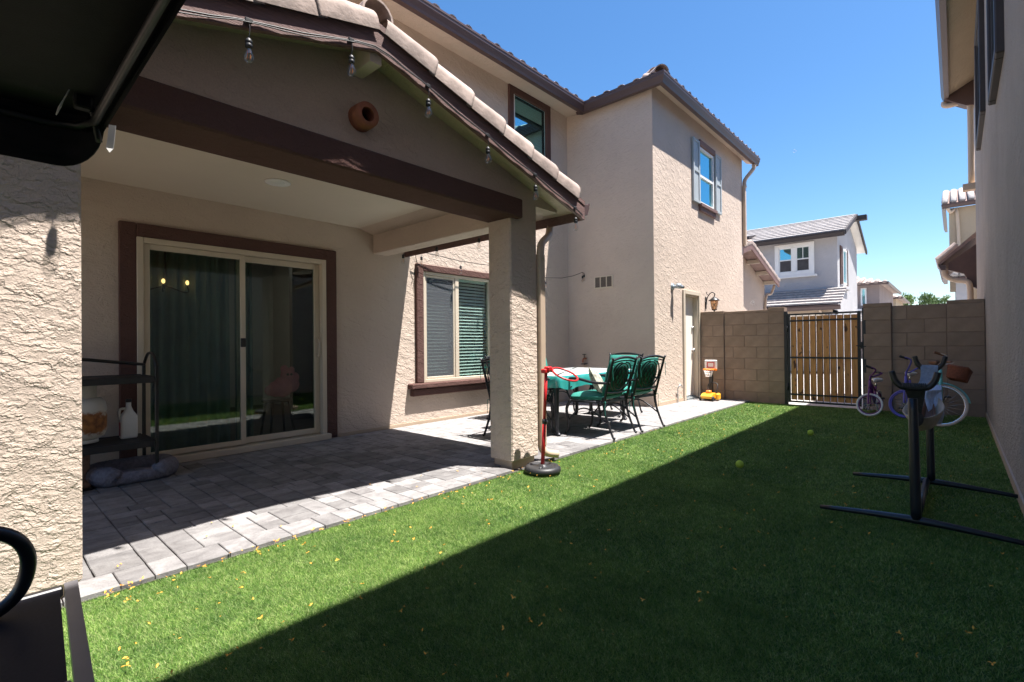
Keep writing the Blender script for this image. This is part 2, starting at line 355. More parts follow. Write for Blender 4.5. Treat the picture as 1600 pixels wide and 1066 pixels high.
    def build(s, name, m, parent=None, bevel=0.0, loc=None, **kw):
        off = Vector((0, 0, 0))
        if parent is not None and loc is None: off = WORLD(parent)
        if loc is not None: off = Vector(loc)
        me = bpy.data.meshes.new(name)
        me.from_pydata([(x-off[0], y-off[1], z-off[2]) for x, y, z in s.v], [], s.f)
        me.polygons.foreach_set('use_smooth', s.sm); me.materials.append(m); me.update()
        o = bpy.data.objects.new(name, me); COL.objects.link(o)
        if parent is not None:
            o.parent = parent
            if loc is not None: o.location = Vector(loc)-WORLD(parent)
        elif loc is not None: o.location = loc
        if bevel:
            b = o.modifiers.new('soft_edge', 'BEVEL'); b.width = bevel; b.segments = 2; b.limit_method = 'ANGLE'
        for k, v in kw.items(): o[k] = v
        return o
def WORLD(o):
    v = Vector(o.location)
    return v if o.parent is None else v+WORLD(o.parent)
def thing(name, label, cat, loc=(0, 0, 0), rz=0, group=None):
    o = bpy.data.objects.new(name, None); COL.objects.link(o); o.location = loc; o.rotation_euler = (0, 0, rz)
    o['label'] = label; o['category'] = cat; o.empty_display_size = 0.1
    if group: o['group'] = group
    return o
def part(name, parent, loc=None):
    o = bpy.data.objects.new(name, None); COL.objects.link(o); o.parent = parent; o.empty_display_size = 0.1
    if loc is not None: o.location = Vector(loc)-WORLD(parent)
    return o
def tag(o, label, cat, group=None):
    o['label'] = label; o['category'] = cat
    if group: o['group'] = group
    return o
def dup(o, parent=None, loc=None, rz=None, label=None):
    c = o.copy(); COL.objects.link(c)
    if parent is not None: c.parent = parent
    if loc is not None: c.location = loc
    if rz is not None: c.rotation_euler = (0, 0, rz)
    if label: c['label'] = label
    for ch in list(o.children): dup(ch, c)
    return c
def inst(src, name, loc, rot=(0, 0, 0), parent=None, scale=None):
    o = bpy.data.objects.new(name, src); COL.objects.link(o); o.rotation_euler = rot
    if parent is not None: o.parent = parent; loc = Vector(loc)-WORLD(parent)
    o.location = loc
    if scale: o.scale = scale
    return o
def wall(axis, pos, thick, u0, u1, z0, z1, holes, name, m, parent, top=None):
    """a wall in the plane axis=pos, its back at pos+thick, with holes (u0,u1,z0,z1) and their reveals"""
    us = sorted({u0, u1}|{h[0] for h in holes}|{h[1] for h in holes}); zs = sorted({z0, z1}|{h[2] for h in holes}|{h[3] for h in holes})
    b = MB()
    def pt(u, d, z): return (u, pos+d, z) if axis == 'y' else (pos+d, u, z)
    def inh(u, z): return any(h[0] < u < h[1] and h[2] < z < h[3] for h in holes)
    for i in range(len(us)-1):
        for j in range(len(zs)-1):
            if inh((us[i]+us[i+1])/2, (zs[j]+zs[j+1])/2): continue
            for d in (0, thick):
                b.quad(pt(us[i], d, zs[j]), pt(us[i+1], d, zs[j]), pt(us[i+1], d, zs[j+1]), pt(us[i], d, zs[j+1]))
    for h in holes+[(u0, u1, z0, z1)]:
        for (ua, za, ub, zb) in ((h[0], h[2], h[1], h[2]), (h[1], h[2], h[1], h[3]), (h[1], h[3], h[0], h[3]), (h[0], h[3], h[0], h[2])):
            b.quad(pt(ua, 0, za), pt(ub, 0, zb), pt(ub, thick, zb), pt(ua, thick, za))
    return b.build(name, m, parent)
def frame_box(b, u0, u1, z0, z1, y0, y1, w, ch=0.004, axis='y'):
    for (a, c, d, e) in ((u0, u0+w, z0, z1), (u1-w, u1, z0, z1), (u0+w+.0005, u1-w-.0005, z0, z0+w), (u0+w+.0005, u1-w-.0005, z1-w, z1)):
        if axis == 'y': b.box(a, c, y0, y1, d, e, ch)
        else: b.box(y0, y1, a, c, d, e, ch)
    return b
# ================================================================ the setting
def sheet(name, x0, x1, y0, y1, z, m):
    o = MB().quad((x0, y0, z), (x1, y0, z), (x1, y1, z), (x0, y1, z)).build(name, m); o['kind'] = 'structure'; return o
sheet('ground', -400, 600, -500, 500, -0.06, SOIL)
sheet('street', 9.75, 120, -60, 80, -0.03, CONC)
turf = sheet('turf', -4, 9.55, -0.31, 2.795, -0.016, TURFB)
patio = sheet('patio_paving', -1.6, 9.55, 2.797, 5.43, -0.010, SAND)
# concrete pavers, laid in courses of mixed stones, 12 mm proud of the sand
PH, CH = 0.046, 0.0035
def paver_mesh(w, d):
    b = MB(); c = CH
    vs = [(-w/2, -d/2, -PH), (w/2, -d/2, -PH), (w/2, d/2, -PH), (-w/2, d/2, -PH), (-w/2, -d/2, -c), (w/2, -d/2, -c), (w/2, d/2, -c), (-w/2, d/2, -c),
          (-w/2+c, -d/2+c, 0), (w/2-c, -d/2+c, 0), (w/2-c, d/2-c, 0), (-w/2+c, d/2-c, 0)]
    b.add(vs, [(0, 1, 5, 4), (1, 2, 6, 5), (2, 3, 7, 6), (3, 0, 4, 7), (4, 5, 9, 8), (5, 6, 10, 9), (6, 7, 11, 10), (7, 4, 8, 11), (8, 9, 10, 11)])
    me = bpy.data.meshes.new('paver'); me.from_pydata(b.v, [], b.f); me.materials.append(PAVE); me.update(); return me, b
PM = {}
stones = []
rows = [2.8]
y = 2.8
pr_ = random.Random(11)
U = 0.0644
x = -0.5
while x < 9.5:                                   # a course of matched stones along the turf
    w = pr_.choice([2, 2, 3])*U; stones.append((x+w/2, 2.8+1.5*U, w, 3*U)); x += w
GX, GY = int(10.0/U), int((5.43-2.8)/U)-3
occ = [[False]*GY for _ in range(GX)]
for i in range(GX):                              # mixed stones fill the rest
    for j in range(GY):
        xx, yy = -0.5+i*U, 2.8+(3+j)*U
        if xx > 7.6 and yy > 3.66: occ[i][j] = True
for j in range(GY):
    for i in range(GX):
        if occ[i][j]: continue
        run = 0
        while i+run < GX and not occ[i+run][j]: run += 1
        opts = [(2, 2), (2, 3), (2, 3), (3, 2), (3, 2), (3, 3), (2, 2), (2, 2)]; pr_.shuffle(opts); opts += [(2, 1), (1, 3), (1, 2), (1, 1)]
        for (w, d) in opts:
            if w > run or j+d > GY or (run-w == 1 and w < 4 and run > 1 and (w, d) not in ((2, 1), (1, 3), (1, 2), (1, 1))): continue
            if any(occ[i+a_][j+b_] for a_ in range(w) for b_ in range(d)): continue
            for a_ in range(w):
                for b_ in range(d): occ[i+a_][j+b_] = True
            stones.append((-0.5+(i+w/2)*U, 2.8+(3+j+d/2)*U, w*U, d*U)); break
def vis_rank(s):
    x, y = s[0], s[1]; dp = x*cos(yaw)+y*sin(yaw); px = (x*sin(yaw)-y*cos(yaw))/max(dp, .1)
    hid = px < -0.93 or (x < 0.3) or dp < 0.5
    return (hid, x*x+y*y)
stones = [s for s in stones if s[0] > -0.2 and not (3.16 < s[0] < 3.46 and s[1] < 3.05)]
stones.sort(key=vis_rank)
rest = MB()
for i, (x, y, w, d) in enumerate(stones):
    key = (round(w, 3), round(d, 3))
    if key not in PM: PM[key] = paver_mesh(w-0.0052, d-0.0052)
    dz = pr_.uniform(-.0012, .0012)
    if i < 298:
        inst(PM[key][0], 'paver', (x+pr_.uniform(-.001, .001), y+pr_.uniform(-.001, .001), 0.012+dz), (pr_.uniform(-.003, .003), pr_.uniform(-.003, .003), pr_.uniform(-.008, .008)), patio)
    else: rest.add([(p[0]+x, p[1]+y, p[2]+0.012+dz) for p in PM[key][1].v], PM[key][1].f)
ro = rest.build('distant_pavers', PAVE, patio); ro['kind'] = 'stuff'
# ================================================================ the house
house = thing('house', 'two storey tan stucco house with brown trim, covered patio and sliding glass door', 'house', (1.5, 5.43, 0))
# openings: (u0,u1,z0,z1)
DOOR = (1.03, 2.775, 0.03, 2.055); WIN = (4.20, 5.53, 0.56, 2.085); UPW = (6.10, 7.03, 4.22, 5.30)
MY, WX, WY, EZ = 5.43, 7.63, 3.70, 5.25
ME, XE, YE = 4.90, 7.43, 3.395
wall('y', MY, 0.16, -3, WX, -0.05, 5.37, [DOOR, WIN, UPW], 'wall', STUC, house)
wall('x', WX, 0.16, WY+.004, MY, -0.05, 5.37, [], 'wall', STUC, house)
SW = (9.62, 10.38, 3.80, 4.92)      # wing window above
SD = (8.83, 9.48, 0.03, 1.97)       # service door
wall('y', WY, 0.16, WX+.004, 12.25, -0.05, 5.37, [SW, SD], 'wall', STUC, house)
MB().box(7.60, 8.76, WY-0.012, WY+0.02, -0.05, 0.075).build('weep_screed', GUTT, house)
MB().box(2.93, 7.60, MY-0.010, MY+0.02, -0.05, 0.045).build('weep_screed', GUTT, house)
# garage end with half gable, set back
gz = lambda x: 3.42-0.29*abs(x-12.95)
b = MB(); b.prism([(-0.05, 12.25), (gz(12.25), 12.25), (gz(12.95), 12.95), (gz(15.3), 15.3), (-0.05, 15.3)], 1, 4.05, 4.2); b.build('garage_wall', STUC, house)
b = MB()
for s in (0, 1):
    xa, xb = ((12.25, 12.95), (12.95, 15.45))[s]
    b.prism([(gz(xa)+.03, xa), (gz(xb)+.03, xb), (gz(xb)+.13, xb), (gz(xa)+.13, xa)], 1, 3.74, 7.5)
b.build('garage_roof', TILED, house)
b = MB()
for xa, xb in ((12.25, 12.95), (12.95, 15.47)):
    b.prism([(gz(xa)-.07, xa), (gz(xb)-.07, xb), (gz(xb)+.10, xb), (gz(xa)+.10, xa)], 1, 3.70, 3.738)
b.build('rake_board', WOODB, house)
for x in (13.0, 13.75, 14.5, 15.2): MB().box(x-.03, x+.03, 3.74, 4.05, gz(x)-.08, gz(x)+.02).build('rafter_tail', CEIL, house)
def rake_tile_mesh(L, r):
    """one barrel rake tile: local +x runs down the slope, front face at -y, wide rounded cap with a hanging skirt"""
    b = MB(); prof = [(-0.045, -0.075), (-0.05, 0.0)]+[(-0.05+r-r*cos(a), r*sin(a)*0.85) for a in [pi*k/8 for k in range(1, 9)]]
    n = len(prof); vs = []
    for t, sc in ((0, 0.80), (0.02, 0.82), (L*0.95, 1.0), (L, 0.985)):
        for (yy, zz) in prof: vs.append((t, -0.05+(yy+0.05)*sc-(0.004 if sc > .95 else 0), zz*sc+0.012*(sc-0.9)*10))
    m = len(vs)
    for t, sc in ((L, 0.86), (L*0.9, .84)):
        for (yy, zz) in prof: vs.append((t, -0.05+0.016+(yy+0.05)*sc, zz*sc-.006))
    fs = []
    for k in range(5):
        for i in range(n-1): fs.append((k*n+i, (k+1)*n+i, (k+1)*n+i+1, k*n+i+1))
    b.add(vs, fs, True); me = bpy.data.meshes.new('rake_tile'); me.from_pydata(b.v, [], b.f)
    me.polygons.foreach_set('use_smooth', [True]*len(b.f)); me.materials.append(TILE); me.update(); return me
RT = rake_tile_mesh(0.40, 0.118)
RT2 = rake_tile_mesh(0.33, 0.07)
for k in range(9):
    x = 12.95+0.28*k; inst(RT2, 'rake_tile', (x, 3.74, gz(x)+.14), (0, math.atan(0.29), 0), house)
for k in range(2):
    x = 12.95-0.3*k; inst(RT2, 'rake_tile', (x, 3.74, gz(x)+.14), (0, pi-math.atan(0.29), 0), house, (1, 1, -1))
MB().tube([(15.42, 3.82, gz(15.4)-.02), (15.40, 3.9, 2.45), (15.22, 4.0, 2.3), (15.20, 4.01, 1.2)], 0.035, 8).build('downspout', GUTT, house)
# eaves: sloped soffits, gutters, roof planes
b = MB()
b.quad((-3, ME+.05, EZ+.02), (XE+.1, ME+.05, EZ+.02), (WX, MY, 5.365), (-3, MY, 5.365))
b.quad((XE+.05, YE+.05, EZ+.02), (XE+.05, ME+.06, EZ+.02), (WX, MY, 5.365), (WX, WY, 5.365))
b.quad((XE+.05, YE+.05, EZ+.02), (12.6, YE+.05, EZ+.02), (12.6, WY, 5.365), (WX, WY, 5.365))
b.build('soffit', STUC, house)
def gutter_prof(h=0.17, w=0.12):   # (out, up): out<0 is away from the fascia
    return [(0, 0), (-w*0.62, 0), (-w*0.70, h*0.22), (-w*0.93, h*0.62), (-w*0.93, h*0.80), (-w, h*0.84), (-w, h), (-w*0.9, h), (-w*.6, h*.82), (0, h*0.82)]
def gutter_run(p, q, out, name='gutter', h=0.17, w=0.12, m=GUT, parent=house, ext=(0, 0)):
    """K-style gutter along p->q; out = unit vector pointing away from the house; ext mitres the ends"""
    b = MB(); P, Q, O = Vector(p), Vector(q), Vector(out); d = (Q-P).normalized(); pr = gutter_prof(h, w); n = len(pr); vs = []
    for e, E_ in ((0, P), (1, Q)):
        for (o_, z_) in pr: vs.append(E_-O*o_+Vector((0, 0, z_))+d*(ext[e]*(-o_)))
    fs = [(i, (i+1) % n, n+(i+1) % n, n+i) for i in range(n)]+[tuple(range(n))[::-1], tuple(range(n, 2*n))]
    if d.cross(O).z < 0: fs = [f[::-1] for f in fs]
    b.add(vs, fs); return b.build(name, m, parent)
gutter_run((-3, ME+.12, EZ), (XE+.12, ME+.12, EZ), (0, -1, 0), ext=(0, -1))
gutter_run((XE+.12, ME+.12, EZ), (XE+.12, YE+.12, EZ), (-1, 0, 0), ext=(-1, 1))
gutter_run((XE+.12, YE+.12, EZ), (12.62, YE+.12, EZ), (0, -1, 0), ext=(-1, 0))
RZ = EZ+.155; T = 0.33
b = MB()
b.quad((-3, ME+.02, RZ), (XE+.02, ME+.02, RZ), (XE+2.3, ME+2.3, RZ+2.28*T), (-3, ME+2.3, RZ+2.28*T))
b.quad((XE+.02, ME+.02, RZ), (XE+.02, YE+.02, RZ), (XE+3.72, YE+3.72, RZ+3.7*T), (XE+2.3, ME+2.3, RZ+2.28*T))
b.quad((XE+.02, YE+.02, RZ), (12.66, YE+.02, RZ), (12.66, YE+3.72, RZ+3.7*T), (XE+3.72, YE+3.72, RZ+3.7*T))
b.build('roof', TILED, house)
def barrel(L, r, seg=8, th=0.014):
    """one barrel tile along local +x (uphill end at +L): a shell, open below, so its butt shows as a thick arch"""
    b = MB(); vs = []
    for x, s_ in ((0, 1.0), (L, 0.9)):
        for rr in (r, r-th):
            for k in range(seg+1): a = pi*k/seg; vs.append((x, -rr*s_*cos(a), rr*s_*sin(a)))
    n = seg+1; fs = []
    for k in range(seg):
        fs += [(k, k+1, 2*n+k+1, 2*n+k), (n+k, 3*n+k, 3*n+k+1, n+k+1), (k, n+k, n+k+1, k+1), (2*n+k, 2*n+k+1, 3*n+k+1, 3*n+k)]
    b.add(vs, fs, True); me = bpy.data.meshes.new('roof_tile'); me.from_pydata(b.v, [], b.f); me.materials.append(TILE); me.update(); return me
BT = barrel(0.42, 0.105); at = math.atan(T)
x = 3.2
while x < 7.25:
    inst(BT, 'roof_tile', (x, ME+.03, RZ-.055), (-at*0, -at, pi/2), house); x += 0.285
y = 3.60
while y < 4.75: inst(BT, 'roof_tile', (XE+.03, y, RZ-.055), (0, -at, 0), house); y += 0.285
x = 7.62
while x < 12.6: inst(BT, 'roof_tile', (x, YE+.03, RZ-.055), (0, -at, pi/2), house); x += 0.285
HT = barrel(0.40, 0.125)
for k in range(6):
    d = 0.02+0.21*k; inst(HT, 'hip_tile', (XE+.06+d, YE+.06+d, RZ+.02+d*T+.05*(k > 0)), (0, -math.atan(T/1.414)-.06, pi/4), house)
# wing downspout
MB().tube([(12.42, YE+.10, EZ), (12.42, YE+.10, EZ-.10), (12.30, WY-.05, EZ-.36), (12.28, WY-.05, EZ-.55)], 0.045, 8).build('downspout_elbow', GUTT, house)
MB().box(12.22, 12.31, WY-.075, WY-.005, 3.35, EZ-.5, .008).build('downspout', GUTT, house)
# ---- sliding glass door
sd = part('sliding_door', house, (1.9, MY, 0.03))
b = MB(); x0, x1, z0, z1 = DOOR
TR = house
b2 = MB(); b2.box(x0-.135, x0-.012, MY-.035, MY+.02, 0.012, z1+.135, .006); b2.box(x1+.012, x1+.145, MY-.035, MY+.02, 0.012, z1+.135, .006); b2.box(x0-.012+.001, x1+.012-.001, MY-.035, MY+.02, z1+.012, z1+.1345, .006)
b2.build('door_surround', STUCB, house)
frame_box(b, x0-.012, x1+.012, z0-.012, z1+.012, MY-.045, MY+.09, .05); b.build('frame', FRAME, sd)
MB().box(x0-.05, x1+.03, MY-.115, MY-.046, 0.0125, 0.075, .006).build('sill', FRAME, sd)
mx = 1.895
b = MB(); frame_box(b, x0+.04, mx+.03, z0+.05, z1-.04, MY-.02, MY+.02, .048); b.build('screen_panel_frame', FRAME, sd)
b = MB(); frame_box(b, mx-.03, x1-.04, z0+.05, z1-.04, MY+.025, MY+.065, .06); b.build('sliding_panel_frame', FRAME, sd)
MB().box(x0+.085, mx-.015, MY-.002, MY+.002, z0+.095, z1-.085).build('glass_pane', GLASSD, sd)
MB().box(mx+.03, x1-.10, MY+.043, MY+.047, z0+.11, z1-.10).build('glass_pane', GLASSD, sd)
b = MB(); b.tube([(x1-.072, MY+.022, 1.16), (x1-.072, MY-.02, 1.14), (x1-.072, MY-.02, .98), (x1-.072, MY+.022, .96)], .010, 8); b.build('handle', FRAME, sd)
MB().box(mx-.022, mx+.024, MY-.040, MY-.021, 1.075, 1.165, .004).build('latch', BLACKM, sd)
# ---- rooms seen through the glass
def room(x0, x1, y0, y1, z0, z1, mw, mf):
    b = MB(); b.quad((x0, y0, z0), (x0, y1, z0), (x0, y1, z1), (x0, y0, z1)); b.quad((x1, y0, z0), (x1, y1, z0), (x1, y1, z1), (x1, y0, z1))
    b.quad((x0, y1, z0), (x1, y1, z0), (x1, y1, z1), (x0, y1, z1)); b.quad((x0, y0, z1), (x1, y0, z1), (x1, y1, z1), (x0, y1, z1))
    b.build('room_walls', mw, house); MB().quad((x0, y0, z0), (x1, y0, z0), (x1, y1, z0), (x0, y1, z0)).build('room_floor', mf, house)
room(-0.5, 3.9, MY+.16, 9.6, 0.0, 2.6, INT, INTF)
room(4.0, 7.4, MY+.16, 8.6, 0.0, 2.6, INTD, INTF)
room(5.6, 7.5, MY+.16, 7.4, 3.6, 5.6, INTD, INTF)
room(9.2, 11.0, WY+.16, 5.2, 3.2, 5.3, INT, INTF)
def curtain(x0, x1, y, z0, z1, folds, amp, name='curtain'):
    b = MB(); n = folds*8; vs = []
    for z, a in ((z0, amp), ((z0+z1)/2, amp*.9), (z1, amp*.6)):
        for i in range(n+1):
            t = i/n; vs.append((x0+(x1-x0)*t+.008*sin(i*1.7), y+a*sin(2*pi*folds*t)+.01*sin(5*t+z), z))
    fs = [(r*(n+1)+i, r*(n+1)+i+1, (r+1)*(n+1)+i+1, (r+1)*(n+1)+i) for r in (0, 1) for i in range(n)]
    b.add(vs, fs, True); return b.build(name, CURT, house)
curtain(1.0, 1.88, MY+.32, 0.05, 2.3, 9, .035); curtain(1.93, 2.10, MY+.30, 0.05, 2.3, 3, .03)
b = MB(); b.box(2.55, 2.66, 9.3, 9.58, .0, 2.6); b.box(3.2, 3.9, 7.2, 7.3, 0, 2.6); b.build('room_partition', INTD, house)
# ---- ground floor window
wn = part('slider_window', house, (4.86, MY, .56))
x0, x1, z0, z1 = WIN
b = MB(); b.box(x0-.125, x0-.006, MY-.04, MY+.02, z0+.005, z1+.10, .008); b.box(x1+.006, x1+.125, MY-.04, MY+.02, z0+.005, z1+.10, .008); b.box(x0-.0055, x1+.0055, MY-.04, MY+.02, z1+.006, z1+.0995, .008); b.build('window_surround', STUCB, wn)
b = MB(); b.box(x0-.26, x1+.26, MY-.105, MY+.02, z0-.07, z0, .012); b.box(x0-.22, x1+.22, MY-.075, MY+.02, z0-.17, z0-.072, .012); b.build('sill', STUCB, wn)
b = MB(); frame_box(b, x0-.006, x1+.006, z0, z1+.006, MY-.015, MY+.06, .042); b.box(4.785, 4.855, MY-.012, MY+.05, z0+.043, z1-.037, .004); b.build('frame', FRAME, wn)
b = MB(); frame_box(b, x0+.04, 4.784, z0+.045, z1-.04, MY+.0, MY+.03, .03); b.build('sash_frame', FRAME, wn)
SCR = bpy.data.materials.new('insect_screen'); SCR.use_nodes = True; _t = SCR.node_tree; _tr = _t.nodes.new('ShaderNodeBsdfTransparent'); _df = _t.nodes.new('ShaderNodeBsdfDiffuse'); _df.inputs[0].default_value = (.15, .16, .175, 1)
_mx = _t.nodes.new('ShaderNodeMixShader'); _mx.inputs[0].default_value = .42; _t.links.new(_tr.outputs[0], _mx.inputs[1]); _t.links.new(_df.outputs[0], _mx.inputs[2]); _t.links.new(_mx.outputs[0], _t.nodes['Material Output'].inputs[0])
MB().box(x0+.07, 4.756, MY+.006, MY+.008, z0+.075, z1-.07).build('insect_screen', SCR, wn)
MB().box(x0+.036, 4.78, MY+.034, MY+.038, z0+.042, z1-.036).build('glass_pane', GLASS, wn)
MB().box(4.85, x1-.036, MY+.034, MY+.038, z0+.042, z1-.036).build('glass_pane', GLASS, wn)
def blind(x0, x1, y, z0, z1, pitch, parent, name='blind', tilt=0.9, m=BLIND, ax='y'):
    b = MB(); z = z0
    while z < z1:
        dz = 0.022*sin(tilt); dy = 0.022*cos(tilt)
        b.quad((x0, y-dy, z-dz), (x1, y-dy, z-dz), (x1, y+dy, z+dz), (x0, y+dy, z+dz)); z += pitch
    for x in (x0+.12, (x0+x1)/2+.1): b.tube([(x, y-.024, z0), (x, y-.024, z1)], .0012, 4)
    b.box(x0, x1, y-.025, y+.025, z1, z1+.035)
    return b.build(name, m, parent)
blind(x0+.02, 4.80, MY+.10, z0+.03, z1-.05, .048, wn); blind(4.84, x1-.02, MY+.10, z0+.03, z1-.05, .048, wn)
# ---- upper window under the eave
uw = part('upper_window', house, (6.55, MY, 4.2)); x0, x1, z0, z1 = UPW
b = MB(); frame_box(b, x0-.12, x1+.06, z0-.12, z1+.06, MY-.035, MY+.02, .115, .006); b.build('window_surround', STUCB, uw)
b = MB(); frame_box(b, x0-.005, x1+.005, z0-.005, z1+.005, MY-.01, MY+.06, .05); b.build('frame', WHITE, uw)
MB().box(x0+.04, x1-.04, MY+.028, MY+.032, z0+.04, z1-.04).build('glass_pane', GLASSU, uw)
blind(x0+.02, x1-.02, MY+.10, z0+.03, z1-.05, .05, uw)
# ---- wing window with shutters
ww = part('shuttered_window', house, (10.0, WY, 3.8)); x0, x1, z0, z1 = SW
b = MB(); frame_box(b, x0-.005, x1+.005, z0-.005, z1+.005, WY-.012, WY+.06, .05); b.box(x0+.046, x1-.046, WY-.006, WY+.05, 4.33, 4.385, .004); b.build('frame', WHITE, ww)
MB().box(x0+.04, x1-.04, WY+.028, WY+.032, 4.38, z1-.04).build('glass_pane', GLASSU, ww); MB().box(x0+.04, x1-.04, WY+.028, WY+.032, z0+.04, 4.335).build('glass_pane', GLASSU, ww)
b = MB(); b.quad((x0+.03, WY+.10, 4.36), (x1-.03, WY+.10, 4.36), (x1-.03, WY+.10, z1-.02), (x0+.03, WY+.10, z1-.02)); b.build('roller_shade', BLIND, ww)
b = MB(); b.box(x0-.03, x1+.03, WY-.045, WY+.02, z1+.012, z1+.12, .008); b.build('lintel_trim', WOODB, ww)
b = MB(); b.box(x0-.05, x1+.05, WY-.07, WY+.02, z0-.075, z0-.008, .008); b.box(x0-.03, x1+.03, WY-.045, WY+.02, z0-.16, z0-.077, .008); b.build('sill', WOODB, ww)
def shutter(xa, xb, za, zb, y, parent, m, n=2, axis='y'):
    b = MB(); w = .05
    def bx(a, c, d, e, ya, yb, ch=.003):
        b.box(a, c, ya, yb, d, e, ch) if axis == 'y' else b.box(ya, yb, a, c, d, e, ch)
    bx(xa, xa+w, za, zb, y-.045, y-.005); bx(xb-w, xb, za, zb, y-.045, y-.005)
    h = (zb-za-w)/n
    for k in range(n+1): bx(xa+w+.0005, xb-w-.0005, za+k*h, za+k*h+w, y-.0445, y-.005)
    bx(xa+w-.002, xb-w+.002, za+.02, zb-.02, y-.030, y-.008, 0)
    return b.build('shutter', m, parent)
shutter(x0-.37, x0-.05, z0-.03, z1+.07, WY, ww, SHUT); shutter(x1+.05, x1+.37, z0-.03, z1+.07, WY, ww, SHUT)
# ---- service door
dd = part('service_door', house, (9.15, WY, 0)); x0, x1, z0, z1 = SD
b = MB(); b.box(x0-.075, x0, WY-.03, WY+.02, .012, z1+.075, .004); b.box(x1, x1+.075, WY-.03, WY+.02, .012, z1+.075, .004); b.box(x0+.0005, x1-.0005, WY-.03, WY+.02, z1, z1+.0745, .004); b.build('casing', FRAME, dd)
b = MB(); b.box(x0, x0+.025, WY+.0, WY+.15, .02, z1, .002); b.box(x1-.025, x1, WY+.0, WY+.15, .02, z1, .002); b.box(x0+.026, x1-.026, WY+.0, WY+.15, z1-.025, z1, .002); b.build('jamb', FRAME, dd)
MB().box(x0+.026, x1-.026, WY+.085, WY+.125, .07, z1-.027, .003).build('door_leaf', DOORP, dd)
b = MB()
for k in range(4): b.box(x0+.026, x1-.026, WY-.03+k*.03, WY-.012+k*.03, .012, .022+k*.011)
b.build('threshold', GALV, dd)
b = MB(); b.lathe([(0.001, -.05), (.026, -.045), (.03, -.02), (.012, -.012), (.012, 0), (.032, 0), (.032, .012)], (x1-.09, WY+.08, .93), 14, 'y'); b.build('door_knob', STEEL, dd)
b = MB(); b.lathe([(0.001, -.03), (.024, -.028), (.028, .004)], (x1-.09, WY+.082, 1.36), 14, 'y'); b.build('deadbolt', STEEL, dd)
# ---- wall vent
vb = part('wall_vent', house, (WX, 4.66, 2.05))
b = MB(); frame_box(b, 4.47, 4.85, 2.06, 2.28, WX-.018, WX+.01, .02, .003, 'x')
for y in (4.59, 4.715): b.box(WX-.016, WX+.008, y, y+.016, 2.081, 2.259)
b.build('frame', FRAME, vb)
b = MB()
for k in range(9): b.box(WX-.012, WX-.002, 4.485, 4.835, 2.085+k*.0195, 2.095+k*.0195)
b.build('louvre', mat('louvre_grey_brown', (0.20, 0.165, 0.14), 0.7), vb); MB().box(WX-.0015, WX-.0005, 4.48, 4.84, 2.07, 2.27).build('vent_back', TRIMD, vb)  # grey-brown louvre blades
# ================================================================ patio cover (part of the house)
pc = part('patio_cover', house, (1.68, 2.83, 0))
AX = 1.68; zu = lambda x: 2.95-0.28*abs(x-AX)
XL, XR, YF = -0.60, 3.93, 2.58
# pillars
for xa, xb, nm in ((3.13, 3.49, 1), (-0.04, 0.34, 0)):
    b = MB(); b.box(xa, xb, 2.83, 3.10 if nm else 3.2, .065, 2.52, .012); b.build('pillar', STUCN, pc)
    MB().box(xa+.03, xb-.03, 2.86, 3.07 if nm else 3.17, -.04, .0645).build('pillar_base', GUTT, pc)
# header beam, foam trim
MB().box(-0.3, 3.23, 2.765, 3.105, 2.165, 2.33, .012).build('beam', STUCB, pc)
# gable wall above
b = MB(); xs = [-0.5, AX, 3.92]; b.prism([(2.331, -.5), (zu(-.5)+.02, -.5), (zu(AX)+.02, AX), (zu(3.80)+.02, 3.80), (2.331, 3.80)], 1, 2.832, 2.98); b.build('gable_wall', STUC, pc)
MB().box(3.43, 3.64, 3.106, MY-.002, 2.225, 2.60, .008).build('side_beam', STUC, pc)
MB().box(-0.3, -0.04, 3.22, MY-.002, 2.225, 2.60, .008).build('side_beam', STUC, pc)
MB().box(-0.30, 3.43, 3.10, MY-.003, 2.515, 2.54).build('ceiling', CEIL, pc)
b = MB()
b.prism([(zu(XL)+.10, XL), (zu(AX)+.10, AX), (zu(XR)+.10, XR), (zu(XR), XR), (zu(AX), AX), (zu(XL), XL)], 1, YF+.031, MY-.002); b.build('roof_deck', STUC, pc)
b = MB()
for xa, xb in ((XL, AX), (AX, XR-.03)):
    b.prism([(zu(xa)-.09, xa), (zu(xb)-.09, xb), (zu(xb)+.085, xb), (zu(xa)+.085, xa)], 1, YF, YF+.03)
b.build('rake_board', WOODB, pc)
b = MB()
for xa, xb in ((XL, AX), (AX, XR-.03)):
    b.prism([(zu(xa)+.045, xa), (zu(xb)+.045, xb), (zu(xb)+.084, xb), (zu(xa)+.084, xa)], 1, YF-.006, YF-.0005)
b.build('rake_moulding', WOODB, pc)
MB().box(1.64, 1.72, YF+.031, 2.831, 2.80, 2.938).build('ridge_outlooker', CEIL, pc)
sl_ = math.atan(.28)
k = 0
while True:
    x = AX+.05+.335*k
    if x > 3.66: break
    inst(RT, 'rake_tile', (x, YF+.024, zu(x)+.108), (0, sl_, 0), pc); k += 1
for k in range(7):
    x = AX-.02-.335*k; inst(RT, 'rake_tile', (x, YF+.024, zu(x)+.108), (0, pi-sl_, 0), pc, (1, 1, -1))
